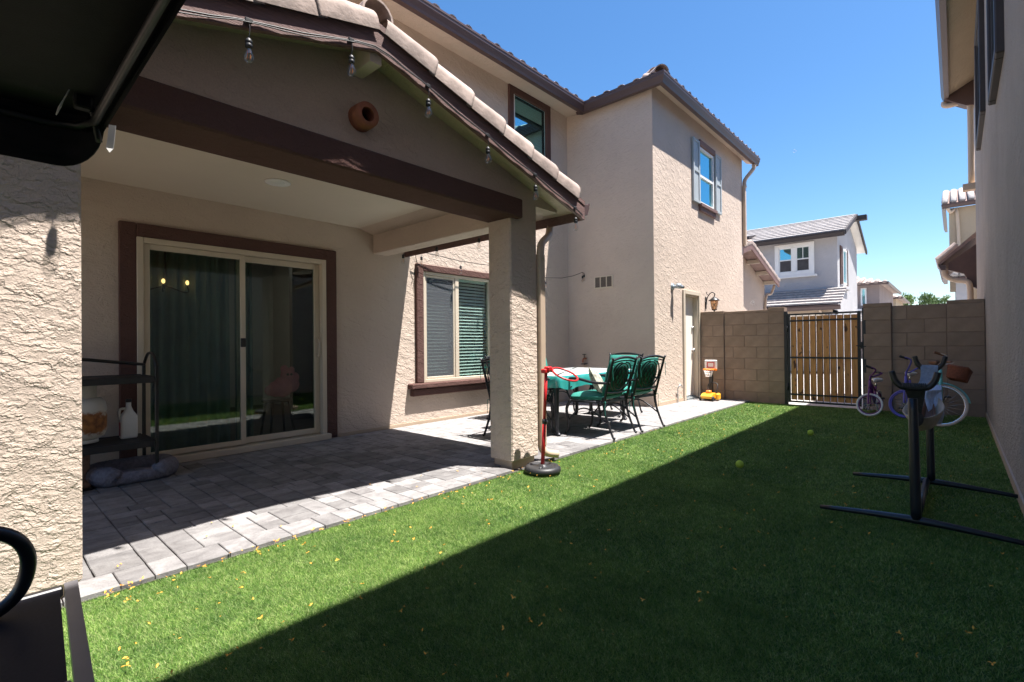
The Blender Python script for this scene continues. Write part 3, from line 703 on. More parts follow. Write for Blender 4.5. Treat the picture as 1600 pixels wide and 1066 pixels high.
# field tiles behind the rake
PB = barrel(0.40, 0.10)
for s in (1, -1):
    for r in range(6):
        for k in range(6):
            d = 2.30-.36*k; x = AX+s*d; y = YF+.40+.42*r
            if y < 5.3: inst(PB, 'roof_tile', (x, y, zu(x)+.10), (0, -sl_, pi if s > 0 else 0), pc)
inst(barrel(.4, .11), 'ridge_tile', (AX, YF+.0, 3.075), (0, 0, pi/2), pc)
gutter_run((XR-.02, YF+.02, zu(XR)-.02), (XR-.02, MY, zu(XR)-.02), (1, 0, 0), parent=pc, h=.12, w=.11)
MB().box(XR-.028, XR-.021, YF+.031, MY-.003, zu(XR)-.08, zu(XR)+.09).build('eave_board', WOODB, pc)
ds = part('downspout', pc, (3.53, 2.9, 0))
b = MB(); b.tube([(3.94, 3.02, 2.31), (3.93, 3.02, 2.22), (3.88, 3.0, 2.15), (3.66, 2.90, 2.04), (3.56, 2.84, 1.97), (3.535, 2.83, 1.85)], .036, 8); b.build('elbow', GUTT, ds)
MB().box(3.496, 3.576, 2.80, 2.86, .14, 1.9, .008).build('pipe', GUTT, ds)
b = MB(); b.tube([(3.535, 2.83, .18), (3.54, 2.83, .12), (3.58, 2.81, .075), (3.69, 2.77, .05)], .036, 8); b.build('kick_out', GUTT, ds)
b = MB(); b.lathe([(.002, 0), (.06, 0), (.105, -.002), (.105, -.008), (.085, -.010), (.06, -.004)], (1.83, 4.39, 2.514), 24); b.build('recessed_light_trim', WHITE, pc)
b = MB(); b.lathe([(.001, -.006), (.055, -.0055), (.058, -.002)], (1.83, 4.39, 2.512), 20); b.build('recessed_light_lens', BLIND, pc)
b = MB(); b.lathe([(.045, -.10), (.078, -.10), (.082, -.06), (.082, 0), (.05, 0), (.045, -.02), (.045, -.0999)], (1.70, 2.832, 2.535), 22, 'y', False); b.build('vent_pipe', TERRA, pc)
b = MB(); b.lathe([(.001, 0), (.044, 0)], (1.70, 2.82, 2.535), 16, 'y'); b.build('vent_pipe_hollow', INTD, pc)
# ================================================================ neighbour's house on the right
NY = -0.31
nh = thing('neighbour_house', 'taupe stucco two storey house wall in shade along the right edge of the turf', 'house', (8, NY, 0))
b = MB(); b.box(-5, 13.0, -6, NY, -.05, 6.1); b.build('wall', STUCR, nh)
MB().box(-5, 9.54, NY-.0, NY+.012, -.05, .06).build('weep_screed', GUTT, nh)
NEZ, NEY = 5.85, 0.17
b = MB(); b.quad((-5, NEY-.05, NEZ+.02), (13.2, NEY-.05, NEZ+.02), (13.2, NY+.001, 6.09), (-5, NY+.001, 6.09)); b.build('soffit', STUCY, nh)
gutter_run((-5, NEY-.12, NEZ), (13.25, NEY-.12, NEZ), (0, 1, 0), parent=nh)
b = MB(); b.quad((-5, NEY-.04, NEZ+.16), (13.3, NEY-.04, NEZ+.16), (13.3, -6, NEZ+2.1), (-5, -6, NEZ+2.1)); b.build('roof', TILED, nh)
b = MB(); b.prism([(NEY-.06, NEZ+.0), (NEY-.06, NEZ+.14), (NY-.1, NEZ+.27), (NY-.1, NEZ-.25), (NY+.12, NEZ-.22), (NY+.26, NEZ-.12)], 0, 13.0, 13.24); b.build('eave_return', GUT, nh)
b = MB(); b.tube([(13.18, NEY-.05, NEZ+.01), (13.18, NEY-.05, NEZ-.06), (13.14, NEY-.14, NEZ-.10), (13.1, NY+.12, NEZ-.10), (13.08, NY+.06, NEZ-.15), (13.08, NY+.05, NEZ-.4), (13.08, NY+.05, 4.1)], .05, 8); b.build('downspout', GUTT, nh)
b = MB(); b.box(12.98, 13.16, NY-.2, NY+.18, 3.98, 4.10); b.build('belt_trim', GUTT, nh)
for (xa, xb, za, zb) in ((5.6, 6.55, 3.45, 4.75), (8.7, 10.2, 4.05, 5.5)):
    w_ = part('window', nh, ((xa+xb)/2, NY, za))
    b = MB()
    for (a, c, d, e) in ((xa-.12, xa, za-.1, zb+.12), (xb, xb+.12, za-.1, zb+.12), (xa+.001, xb-.001, zb, zb+.119), (xa+.001, xb-.001, za-.099, za)): b.box(a, c, NY-.01, NY+.055, d, e, .01)
    b.build('surround', TRIMD, w_)
    MB().box(xa, xb, NY-.005, NY+.008, za, zb).build('glass_pane', GLASSU, w_)
    b = MB(); frame_box(b, xa, xb, za, zb, NY-.004, NY+.03, .045); b.build('frame', TRIMD, w_)
# small low roof on the far corner of the same house
b = MB(); b.box(13.0, 17, -6, NY-.02, -.05, 3.05); b.build('garage_wall', STUCY, nh)
b = MB(); b.prism([(.24, 2.62), (.24, 2.68), (NY-.4, 3.62), (NY-.4, 3.50)], 0, 13.5, 17); b.build('low_roof', TILED, nh)
for k in range(8): inst(BT, 'roof_tile', (13.62+.27*k, .24, 2.72), (0, -math.atan(1.0), -pi/2), nh)
b = MB(); b.prism([(.10, 2.52), (.10, 2.66), (NY-.02, 3.0), (NY-.02, 2.1), (-.24, 2.16), (-.14, 2.42)], 0, 13.56, 13.74); b.build('corbel', SHUTB, nh)
gutter_run((13.5, .14, 2.52), (17, .14, 2.52), (0, 1, 0), parent=nh, m=GUT, h=.13, w=.12)
b = MB(); b.tube([(13.56, .16, 2.52), (13.56, .14, 2.40), (13.56, .0, 2.30), (13.52, -.16, 2.26), (13.5, -.22, 2.15), (13.5, -.22, 1.75), (13.5, -.17, 1.65), (13.5, -.17, 0.5)], .05, 8); b.build('downspout', GUTT, nh)
# ================================================================ painted block walls and gate
BX = 9.55
def block_run(name, label, segs, loc):
    """segs: (y0, y1, top, proud, running_bond_offset)"""
    t = thing(name, label, 'wall', loc)
    core = MB(); meshes = {}
    for (y0, y1, top, pr, off, cap) in segs:
        core.box(BX-pr+.005, BX+.19, y0, y1, -.05, top-.006)
        z = -0.035; r = 0
        while z < top-.02:
            zt = min(z+.2045, top); h = zt-z
            if y1-y0 < .45: cuts = [y0, y1]
            else:
                cuts = [y0]; u = y0+(off if r % 2 == 0 else off-.2)
                while u < y1-.06:
                    if u > y0+.06: cuts.append(u)
                    u += .405
                cuts.append(y1)
            for a, c in zip(cuts, cuts[1:]):
                key = (round(c-a, 3), round(h, 3))
                if key not in meshes:
                    bb = MB().box(-.03, .03, -(c-a)/2+.0035, (c-a)/2-.0035, -h/2+.0035, h/2-.0035, .004)
                    me = bpy.data.meshes.new('block'); me.from_pydata(bb.v, [], bb.f); me.materials.append(BLOCK); me.update(); meshes[key] = me
                inst(meshes[key], 'block', (BX-pr+.03+random.uniform(-.0015, .0015), (a+c)/2, (z+zt)/2), (0, 0, random.uniform(-.003, .003)), t)
            z = zt; r += 1
    core.build('mortar', MORTAR, t); return t
block_run('block_wall', 'brown painted block wall between the service door and the wooden gate', [(3.235, 3.69, 1.665, .02, .2, 0), (2.47, 3.2345, 1.65, 0, .2, 0), (2.215, 2.4695, 1.68, .02, .2, 0)], (BX, 2.9, 0))
block_run('block_wall', 'shaded brown block wall behind the bicycles, right of the wooden gate', [(.735, 1.09, 1.665, .03, .2, 0), (.095, .7345, 1.615, 0, .25, 0), (-.305, .0945, 1.655, .02, .2, 0)], (BX, .4, 0))
gt = thing('gate', 'side yard gate of cedar boards in a black metal frame', 'gate', (BX, 1.65, 0))
g0, g1, gz0, gz1 = 1.125, 2.165, 0.03, 1.555
b = MB()
for y in (g0+.018, g1-.018): b.box(BX-.018, BX+.018, y-.018, y+.018, gz0, gz1, .002)
for z in (gz0+.015, gz1-.015): b.box(BX-.0175, BX+.0175, g0+.037, g1-.037, z-.015, z+.015, .002)
b.build('frame', BLACK, gt)
for y in (g0-.045, g1+.028): MB().box(BX-.03, BX+.03, y-.025, y+.025, -.05, 1.60, .003).build('post', BLACK, gt)
for z in (.17, .80, 1.43): MB().box(BX-.022, BX-.006, g0+.037, g1-.037, z-.014, z+.014, .002).build('rail', BLACK, gt)
n = 10; w = (g1-g0-.075)/n
for k in range(n):
    ya = g0+.0375+k*w; MB().box(BX-.004+random.uniform(-.001, .002), BX+.014, ya+.0075, ya+w-.0075, gz0+.045, gz1-.05, .002).build('board', CEDAR, gt)
for k in range(n+1):
    y = g0+.0375+k*w; MB().box(BX-.0345, BX-.0225, y-.0045, y+.0045, gz0+.031, gz1-.031).build('picket', BLACK, gt)
for z in (.3, 1.3): MB().lathe([(.016, -.06), (.016, .06)], (BX-.03, g1+.003, z), 8).build('hinge', BLACK, gt)
b = MB(); b.box(BX-.05, BX-.02, g0-.02, g0+.03, .95, 1.06, .003); b.tube([(BX-.05, g0+.005, 1.0), (BX-.085, g0+.005, 1.0), (BX-.085, g0+.05, 1.0)], .008, 6); b.build('latch', BLACK, gt)
# ================================================================ houses beyond the gate
def courses(parent, x0, z0, x1, z1, ya, yb, n, m, th=.06, name='tile_course', axis='x'):
    """n overlapping courses of flat tiles from the eave (x0,z0) up to (x1,z1), running along y (or x)"""
    for k in range(n):
        a, c = k/n, (k+1)/n; xa, za, xb, zb = x0+(x1-x0)*a, z0+(z1-z0)*a, x0+(x1-x0)*c, z0+(z1-z0)*c
        b = MB(); b.prism([(za+th*.25, xa), (zb+.0, xb), (zb+.012, xb), (za+th, xa)] if axis == 'x' else [(xa, za+th*.25), (xb, zb), (xb, zb+.012), (xa, za+th)], 1 if axis == 'x' else 0, ya, yb)
        b.build(name, m, parent)
gh = thing('house', 'pale grey two storey house with white trimmed double window behind the gate', 'house', (22.5, 5, 0))
MB().box(20.5, 25.1, 3.06, 12, -.05, 4.93).build('wall', STUCG, gh)
b = MB(); b.prism([(4.93, 20.5), (5.80, 22.8), (4.93, 25.1)], 1, 3.062, 3.3); b.build('gable_wall', STUCG, gh)
courses(gh, 20.05, 4.86, 22.85, 5.93, 2.80, 9.2, 9, TILEG, .05); courses(gh, 25.6, 4.86, 22.85, 5.93, 2.80, 9.2, 9, TILEG, .05)
b = MB(); b.prism([(4.80, 20.05), (5.87, 22.85), (5.91, 22.85), (4.85, 20.05)], 1, 2.80, 12); b.prism([(4.80, 25.6), (5.87, 22.85), (5.91, 22.85), (4.85, 25.6)], 1, 2.80, 12); b.build('roof_deck', DOORP, gh)
b = MB(); b.quad((20.06, 2.81, 4.858), (20.06, 12, 4.858), (22.85, 12, 5.918), (22.85, 2.81, 5.918)); b.build('gap_shade_sheet', TRIMD, gh)  # dark sheet added so the gaps between tile courses look shaded
b = MB(); b.quad((19.22, 2.79, 2.305), (19.22, 8, 2.305), (20.5, 8, 2.945), (20.5, 2.79, 2.945)); b.build('gap_shade_sheet', TRIMD, gh)  # same added dark sheet for shaded gaps, low roof
b = MB(); b.prism([(4.72, 20.08), (5.80, 22.85), (5.93, 22.85), (4.88, 20.08)], 1, 2.74, 2.798); b.prism([(4.72, 25.55), (5.80, 22.85), (5.93, 22.85), (4.88, 25.55)], 1, 2.74, 2.798); b.build('rake_board', TRIMD, gh)
MB().box(22.72, 22.98, 2.45, 3.05, 5.66, 5.84).build('ridge_beam', TRIMD, gh)
gutter_run((20.12, 2.78, 4.68), (20.12, 5.75, 4.68), (-1, 0, 0), parent=gh, m=TRIMD, h=.18, w=.14)
MB().box(20.1, 20.16, 5.75, 9, 4.68, 4.84).build('gutter_run', TRIMD, gh)
courses(gh, 20.3, 5.02, 22.0, 5.50, 5.9, 7.8, 1, TRIMD, .14, 'dormer_roof')
gw = part('double_window', gh, (20.5, 4.4, 3.5))
b = MB(); frame_box(b, 3.76, 5.04, 3.50, 4.68, 20.42, 20.52, .14, .01, 'x'); b.box(20.425, 20.52, 4.33, 4.47, 3.645, 4.535, .01); b.box(20.38, 20.52, 3.68, 5.12, 3.42, 3.50, .01); b.build('surround', WHITE, gw)
b = MB()
for ya, yb in ((3.90, 4.33), (4.47, 4.90)):
    frame_box(b, ya, yb, 3.642, 4.538, 20.45, 20.5, .03, .003, 'x'); b.box(20.445, 20.5, ya+.031, yb-.031, 4.07, 4.11)
b.box(20.455, 20.47, 4.105, 4.125, 4.111, 4.508); b.build('sash', WHITE, gw)
for ya, yb in ((3.92, 4.31), (4.49, 4.88)):
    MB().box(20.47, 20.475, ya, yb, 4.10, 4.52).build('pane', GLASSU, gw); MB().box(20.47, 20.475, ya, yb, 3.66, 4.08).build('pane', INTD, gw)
sw_ = part('side_window', gh, (21.7, 3.06, 3.2))
b = MB(); frame_box(b, 21.35, 22.1, 3.15, 4.45, 3.0, 3.07, .06); b.build('frame', WHITE, sw_); MB().box(21.4, 22.05, 3.05, 3.055, 3.2, 4.4).build('pane', GLASSU, sw_)
shutter(20.95, 21.3, 3.1, 4.5, 3.06, sw_, SHUTB); shutter(22.15, 22.5, 3.1, 4.5, 3.06, sw_, SHUTB)
MB().box(20.95, 22.5, 2.96, 3.07, 2.98, 3.1, .01).build('sill', STUCG, gh)
courses(gh, 19.2, 2.30, 20.5, 2.95, 2.78, 8, 6, TILEG, .075)
gutter_run((19.27, 2.8, 2.12), (19.27, 8, 2.12), (-1, 0, 0), parent=gh, m=GUT, h=.16, w=.13)
b = MB(); b.box(19.5, 20.5, 3.06, 3.3, -.05, 2.3); b.box(19.5, 20.5, 4.7, 8, -.05, 2.3); b.build('garage_wall', STUCG, gh)
b = MB()
for k in range(4): b.box(19.62, 19.66, 3.3, 4.7, .02+.53*k, .54+.53*k, .01)
b.build('garage_door', DOORP, gh)
MB().box(19.49, 20.5, 3.06, 8, 2.0, 2.14).build('garage_header', GUTT, gh)
MB().tube([(19.25, 3.4, 2.14), (19.3, 3.36, 2.0), (19.46, 3.32, 1.9), (19.46, 3.32, 0.5)], .045, 8).build('downspout', GUTT, gh)
def far_house(label, x, ya, yb, ez, depth, rise, mw, mt, win=None):
    t = thing('house', label, 'house', (x, (ya+yb)/2, 0))
    MB().box(x, x+depth, ya, yb, -.05, ez).build('wall', mw, t)
    o = .5; e = ez-.12; r = ez+rise; hx = x+depth/2; b = MB(); yi = min((yb-ya)/2, depth/2)
    A, B, C, D = (x-o, ya-o, e), (x-o, yb+o, e), (x+depth+o, yb+o, e), (x+depth+o, ya-o, e); P, Q = (hx, ya+yi, r), (hx, yb-yi+.01, r)
    b.add([A, B, C, D, P, Q], [(0, 4, 5, 1), (3, 2, 5, 4), (0, 3, 4), (1, 5, 2), (0, 1, 2, 3)]); b.build('roof', mt, t)
    n = int((yb-ya+2*o)/.42)
    for k in range(n):      # rolls of the S-tiles on the slope that shows
        y = ya-o+.2+k*.42; s = min(1, (y-(ya-o))/(yi+o), ((yb+o)-y)/(yi+o))
        if s > .05: MB().tube([(x-o-.03, y, e+.03), (x-o+s*(hx-x+o), y, e+.03+s*(r-e))], .12, 8, flat=.6).build('tile_roll', mt, t)
    gutter_run((x-o+.1, ya-o, e-.12), (x-o+.1, yb+o, e-.12), (-1, 0, 0), parent=t, h=.16, w=.12); gutter_run((x-o, ya-o+.1, e-.12), (x+depth, ya-o+.1, e-.12), (0, -1, 0), parent=t, h=.16, w=.12)
    for (wy0, wy1, wz0, wz1) in win or []:
        w_ = part('window', t, (x, (wy0+wy1)/2, wz0)); b = MB(); frame_box(b, wy0, wy1, wz0, wz1, x-.05, x+.02, .08, .005, 'x'); b.build('frame', WHITE, w_)
        MB().box(x-.012, x-.006, wy0+.07, wy1-.07, wz0+.07, wz1-.07).build('pane', GLASSU, w_)
    return t
far_house('mauve brown house with hipped S-tile roof beyond the grey house', 38, 3.5, 9.5, 4.75, 9, 1.1, STUCM, TILE, [(4.15, 4.45, 3.3, 4.4)])
b = MB(); b.box(36.6, 38, 3.3, 9, 2.9, 3.02); lo = bpy.data.objects['house.002']; b.build('garage_parapet', WHITE, lo)
courses(lo, 35.6, 2.2, 37, 2.9, 4.0, 9, 7, TILEG, .07)
far_house('small sand coloured house end with tiled hip roof, farthest down the street', 52, 3.7, 9, 4.75, 8, 1.0, STUCY, TILE)
rh = thing('house', 'far grey house with wavy tiled roofs behind the right neighbour corner', 'house', (28, -3, 0))
MB().box(28, 36, -8, .0, -.05, 6.6).build('wall', STUCG, rh)
MB().box(27.2, 28, -8, .16, 3.1, 6.5).build('bay_wall', STUCY, rh)
b = MB(); b.quad((27.0, .38, 6.66), (27, -8, 6.66), (31.5, -8, 8.2), (31.5, .38, 8.2)); b.build('roof', TILED, rh)
for k in range(14): MB().tube([(26.95, .28-.27*k, 6.72), (31, .28-.27*k, 8.08)], .11, 8, flat=.6).build('tile_roll', TILEG, rh)
gutter_run((27.0, .36, 6.48), (27.0, -8, 6.48), (-1, 0, 0), parent=rh, h=.17, w=.12); gutter_run((26.95, .25, 6.48), (33, .25, 6.48), (0, 1, 0), parent=rh, h=.17, w=.14)
MB().tube([(26.95, .2, 6.48), (27.05, .1, 6.3), (27.15, -.1, 6.2), (27.15, -.15, 3.0)], .06, 8).build('downspout', GUTT, rh)
b = MB(); b.quad((26.3, .12, 3.55), (26.3, -8, 3.55), (27.2, -8, 4.5), (27.2, .12, 4.5)); b.build('low_roof', TILED, rh)
for k in range(5):
    for r in range(4): MB().tube([(26.3+.23*r-.04, .05-.33*k, 3.60+.24*r), (26.55+.23*r, .05-.33*k, 3.86+.24*r)], [.17, .13], 8, flat=.8).build('roof_tile', TILEG, rh)
gutter_run((26.35, .12, 3.4), (26.35, -8, 3.4), (-1, 0, 0), parent=rh, h=.15, w=.12)
MB().box(26.5, 27.3, -8, -.02, -.05, 3.5).build('porch_wall', STUCG, rh)
# ================================================================ far trees
def tree(name, label, x, y, h, cr, n, mleaf, seed, palm=False):
    t = thing(name, label, 'tree', (x, y, 0), group='trees beyond the far houses'); r = random.Random(seed)
    b = MB(); b.tube([(x, y, -.05), (x+.05, y+.1, h*.4), (x, y, h*.78)], [.22, .16, .07], 8)
    for k in range(7):
        a = 2*pi*k/7+r.random(); b.tube([(x, y, h*(.5+.04*k)), (x+cr*.35*cos(a), y+cr*.35*sin(a), h*.68), (x+cr*.65*cos(a), y+cr*.65*sin(a), h*.80+r.random()*.3)], [.09, .06, .02], 5)
    b.build('trunk', BARK, t); b = MB(); vs = []; fs = []
    cl = []
    for k in range(26):
        while True:
            q = Vector((r.uniform(-1, 1), r.uniform(-1, 1), r.uniform(-1, 1)))
            if .25 < q.length < 1: break
        cl.append(Vector((x+q.x*cr, y+q.y*cr, h-cr*.95+q.z*cr*.95)))
    for k in range(n):
        c = r.choice(cl)+Vector((r.gauss(0, .2), r.gauss(0, .2), r.gauss(0, .2)))*cr; s = r.uniform(.09, .2)
        e = Euler((r.uniform(0, 6), r.uniform(0, 6), r.uniform(0, 6))).to_matrix(); o = len(vs)
        vs += [c+e@Vector(p) for p in ((-s, 0, 0), (0, -s*.4, 0), (s, 0, 0), (0, s*.4, 0))]; fs.append((o, o+1, o+2, o+3))
    b.add(vs, fs); f = b.build('crown', mleaf, t); return t
tree('leafy_tree', 'green tree with a bright low crown just right of the sand coloured house', 72, 4.1, 6.3, .72, 520, LEAFB, 3)
tree('leafy_tree', 'rounded dark green tree, middle of the far trees over the block wall', 74, 2.35, 6.4, .78, 620, LEAF, 4)
tree('leafy_tree', 'sparse dark green tree nearest the right neighbour house over the block wall', 76, 1.15, 6.2, .75, 330, LEAF, 5)
tree('leafy_tree', 'thin upright tree between the rounded one and the sparse one', 80, 1.85, 6.2, .6, 240, LEAF, 6)
# ================================================================ string lights
def bulb(parent, x, y, z, drop=.085, s=1.0):
    """a socket and clear bulb hanging drop below the cable at (x,y,z)"""
    g = part('bulb', parent, (x, y, z))
    b = MB(); b.tube([(x, y, z), (x+.004, y-.004, z-drop*.5), (x, y, z-drop)], .0022, 5); b.lathe([(.004, 0), (.012, -.008), (.0165, -.016), (.0165, -.028), (.014, -.030), (.0165, -.033), (.0165, -.05), (.013, -.052)], (x, y, z-drop), 12); b.build('socket', BLACKM, g)
    b = MB(); zb = z-drop-.05; b.lathe([(.012, 0), (.014, -.012), (.0225, -.032), (.0255, -.048), (.022, -.064), (.012, -.074), (.001, -.077)], (x, y, zb), 14); b.build('glass_bulb', BULBG, g)
    b = MB()
    for k in (-1, 1): b.tube([(x+.004*k, y, zb-.008), (x+.007*k, y, zb-.03), (x+.005*k, y, zb-.055)], .0012, 4)
    b.build('filament', ORANGE, g)
sl1 = thing('string_lights', 'string of clear bulbs hung along the patio gable fascia', 'string lights', (1.68, 2.55, 2.8))
cab = []; yc = YF-.008
for k in range(41):
    x = -.55+4.40*k/40; cab.append((x, yc-.004*(k % 2), zu(x)-.055-.012*abs(sin(pi*(x-.936)/.553))))
b = MB(); b.tube(cab, .0042, 6); b.tube([(p[0], p[1]-.006, p[2]-.012-.004*sin(i*1.3)) for i, p in enumerate(cab)], .003, 6); b.build('cable', BLACKM, sl1)
for k in range(-1, 6):
    x = .936+.5555*k+(.02 if k == 5 else 0); bulb(sl1, x, yc-.004, zu(x)-.058)
    MB().box(x-.018, x+.018, yc-.010, yc+.006, zu(x)-.068, zu(x)-.046, .004).build('clip', BLACKM, sl1)
sl2 = thing('string_lights', 'string of dark bulbs looped along the house wall above the window to the corner', 'string lights', (5.4, 5.3, 2.2))
pts = [(4.03, 5.39, 2.02), (4.07, 5.37, 2.16), (4.03, 5.36, 2.30), (4.12, 5.34, 2.335), (4.45, 5.32, 2.31), (4.80, 5.31, 2.285), (5.2, 5.30, 2.285), (5.46, 5.29, 2.29), (6.1, 5.25, 2.23), (6.64, 5.2, 2.21), (7.05, 5.16, 2.235), (7.35, 5.12, 2.30), (7.60, 5.09, 2.385), (7.612, 5.06, 2.36)]
b = MB(); b.tube(pts, .005, 6); b.build('cable', BLACKM, sl2)
for q in (pts[3], pts[5], pts[7], pts[9], pts[12]): bulb(sl2, q[0]-.005, q[1]-.004, q[2], .06)
bulb(sl2, 7.60, 5.055, 2.375, .03)
sl3 = thing('string_lights', 'dark bulbs hanging under the patio side beam', 'string lights', (3.6, 4.2, 2.2))
b = MB(); b.tube([(3.646, 3.2, 2.30), (3.648, 3.9, 2.285), (3.648, 4.4, 2.29), (3.648, 5.38, 2.30)], .005, 6); b.build('cable', BLACKM, sl3)
for y in (3.75, 4.45, 5.1): bulb(sl3, 3.652, y, 2.288, .075)
# ================================================================ wall fixtures
t = thing('wall_lantern', 'dark metal carriage lantern on the wall right of the service door', 'lamp', (9.95, WY, 1.9))
lx, ly = 9.88, WY-.17
b = MB(); b.lathe([(.001, -.018), (.045, -.016), (.05, 0)], (9.88, WY-.001, 1.86), 14, 'y'); b.box(9.85, 9.91, WY-.014, WY, 1.74, 1.98, .006); b.build('back_plate', BLACK, t)
b = MB(); b.tube([(9.88, WY-.01, 1.86), (9.88, WY-.05, 1.99), (9.88, WY-.12, 2.06), (9.88, ly-.01, 2.03), (9.88, ly, 1.97)], .009, 8); b.tube([(9.88, WY-.06, 2.0), (9.88, WY-.02, 2.05), (9.88, WY-.03, 2.08)], .006, 6); b.build('arm', BLACK, t)
b = MB(); b.lathe([(.012, 1.975), (.03, 1.96), (.05, 1.945), (.105, 1.905), (.108, 1.895), (.07, 1.894)], (lx, ly, 0), 16); b.lathe([(.02, 1.70), (.012, 1.685), (.004, 1.66)], (lx, ly, 0), 10)
for k in range(6):
    a = pi/3*k; b.tube([(lx+.072*cos(a), ly+.072*sin(a), 1.895), (lx+.045*cos(a), ly+.045*sin(a), 1.72)], .005, 5)
b.lathe([(.048, 1.722), (.05, 1.71), (.018, 1.70)], (lx, ly, 0), 12); b.build('cage', BLACK, t)
b = MB(); b.lathe([(.066, 1.892), (.062, 1.84), (.042, 1.725)], (lx, ly, 0), 16); b.build('glass_shade', LANT, t)
b = MB(); b.ball((lx, ly, 1.81), .024, 10, (1, 1, 1.4)); b.build('light_bulb', WHITE, t)
t = thing('security_light', 'small silver motion sensor on the wall left of the service door', 'security sensor', (8.35, WY, 2.05))
b = MB(); b.lathe([(.001, -.03), (.05, -.028), (.06, -.012), (.062, 0)], (8.33, WY, 2.06), 16, 'y'); b.build('mount', GALV, t)
b = MB(); b.tube([(8.33, WY-.02, 2.06), (8.36, WY-.08, 2.055)], .022, 10); b.lathe([(.05, -.02), (.062, .0), (.05, .05), (.03, .06)], (8.36, WY-.10, 2.05), 14, 'z'); b.build('housing', GALV, t)
b = MB(); b.tube([(8.365, WY-.10, 2.055), (8.42, WY-.155, 2.048)], [.034, .028], 12); b.build('barrel', GALV, t)
b = MB(); b.tube([(8.42, WY-.155, 2.048), (8.433, WY-.168, 2.046)], .025, 12); b.build('lens', BLACKM, t)
t = thing('hose_tap', 'outdoor hose tap with brass handle low in the shaded corner', 'tap', (WX, 5.05, .78))
b = MB(); b.tube([(WX-.002, 5.05, .80), (WX-.07, 5.05, .80), (WX-.10, 5.05, .775), (WX-.11, 5.05, .73)], .016, 10); b.lathe([(.03, 0), (.032, .01), (.02, .014)], (WX-.05, 5.05, .795), 10); b.build('spout', TERRA, t)
b = MB(); b.tube([(WX-.06, 5.05, .80), (WX-.06, 5.05, .87)], .008, 8); b.lathe([(.001, .868), (.034, .87), (.036, .882), (.001, .884)], (WX-.06, 5.05, 0), 12); b.build('handle', BLACKM, t)
b = MB(); b.lathe([(.06, -.004), (.062, .008), (.04, .012)], (WX-.06, 5.05, .70), 14); b.tube([(WX-.01, 5.05, .70), (WX-.06, 5.05, .70)], .012, 8); b.build('drip_plate', BLACKM, t)
t = thing('conduit_stub', 'bent dark conduit stub rising beside the service door step', 'pipe', (8.62, WY, 0))
b = MB(); b.tube([(8.45, WY-.03, .0), (8.45, WY-.03, .25), (8.47, WY-.05, .31), (8.53, WY-.06, .32), (8.57, WY-.06, .27)], .009, 8); b.build('tube', GALV, t)
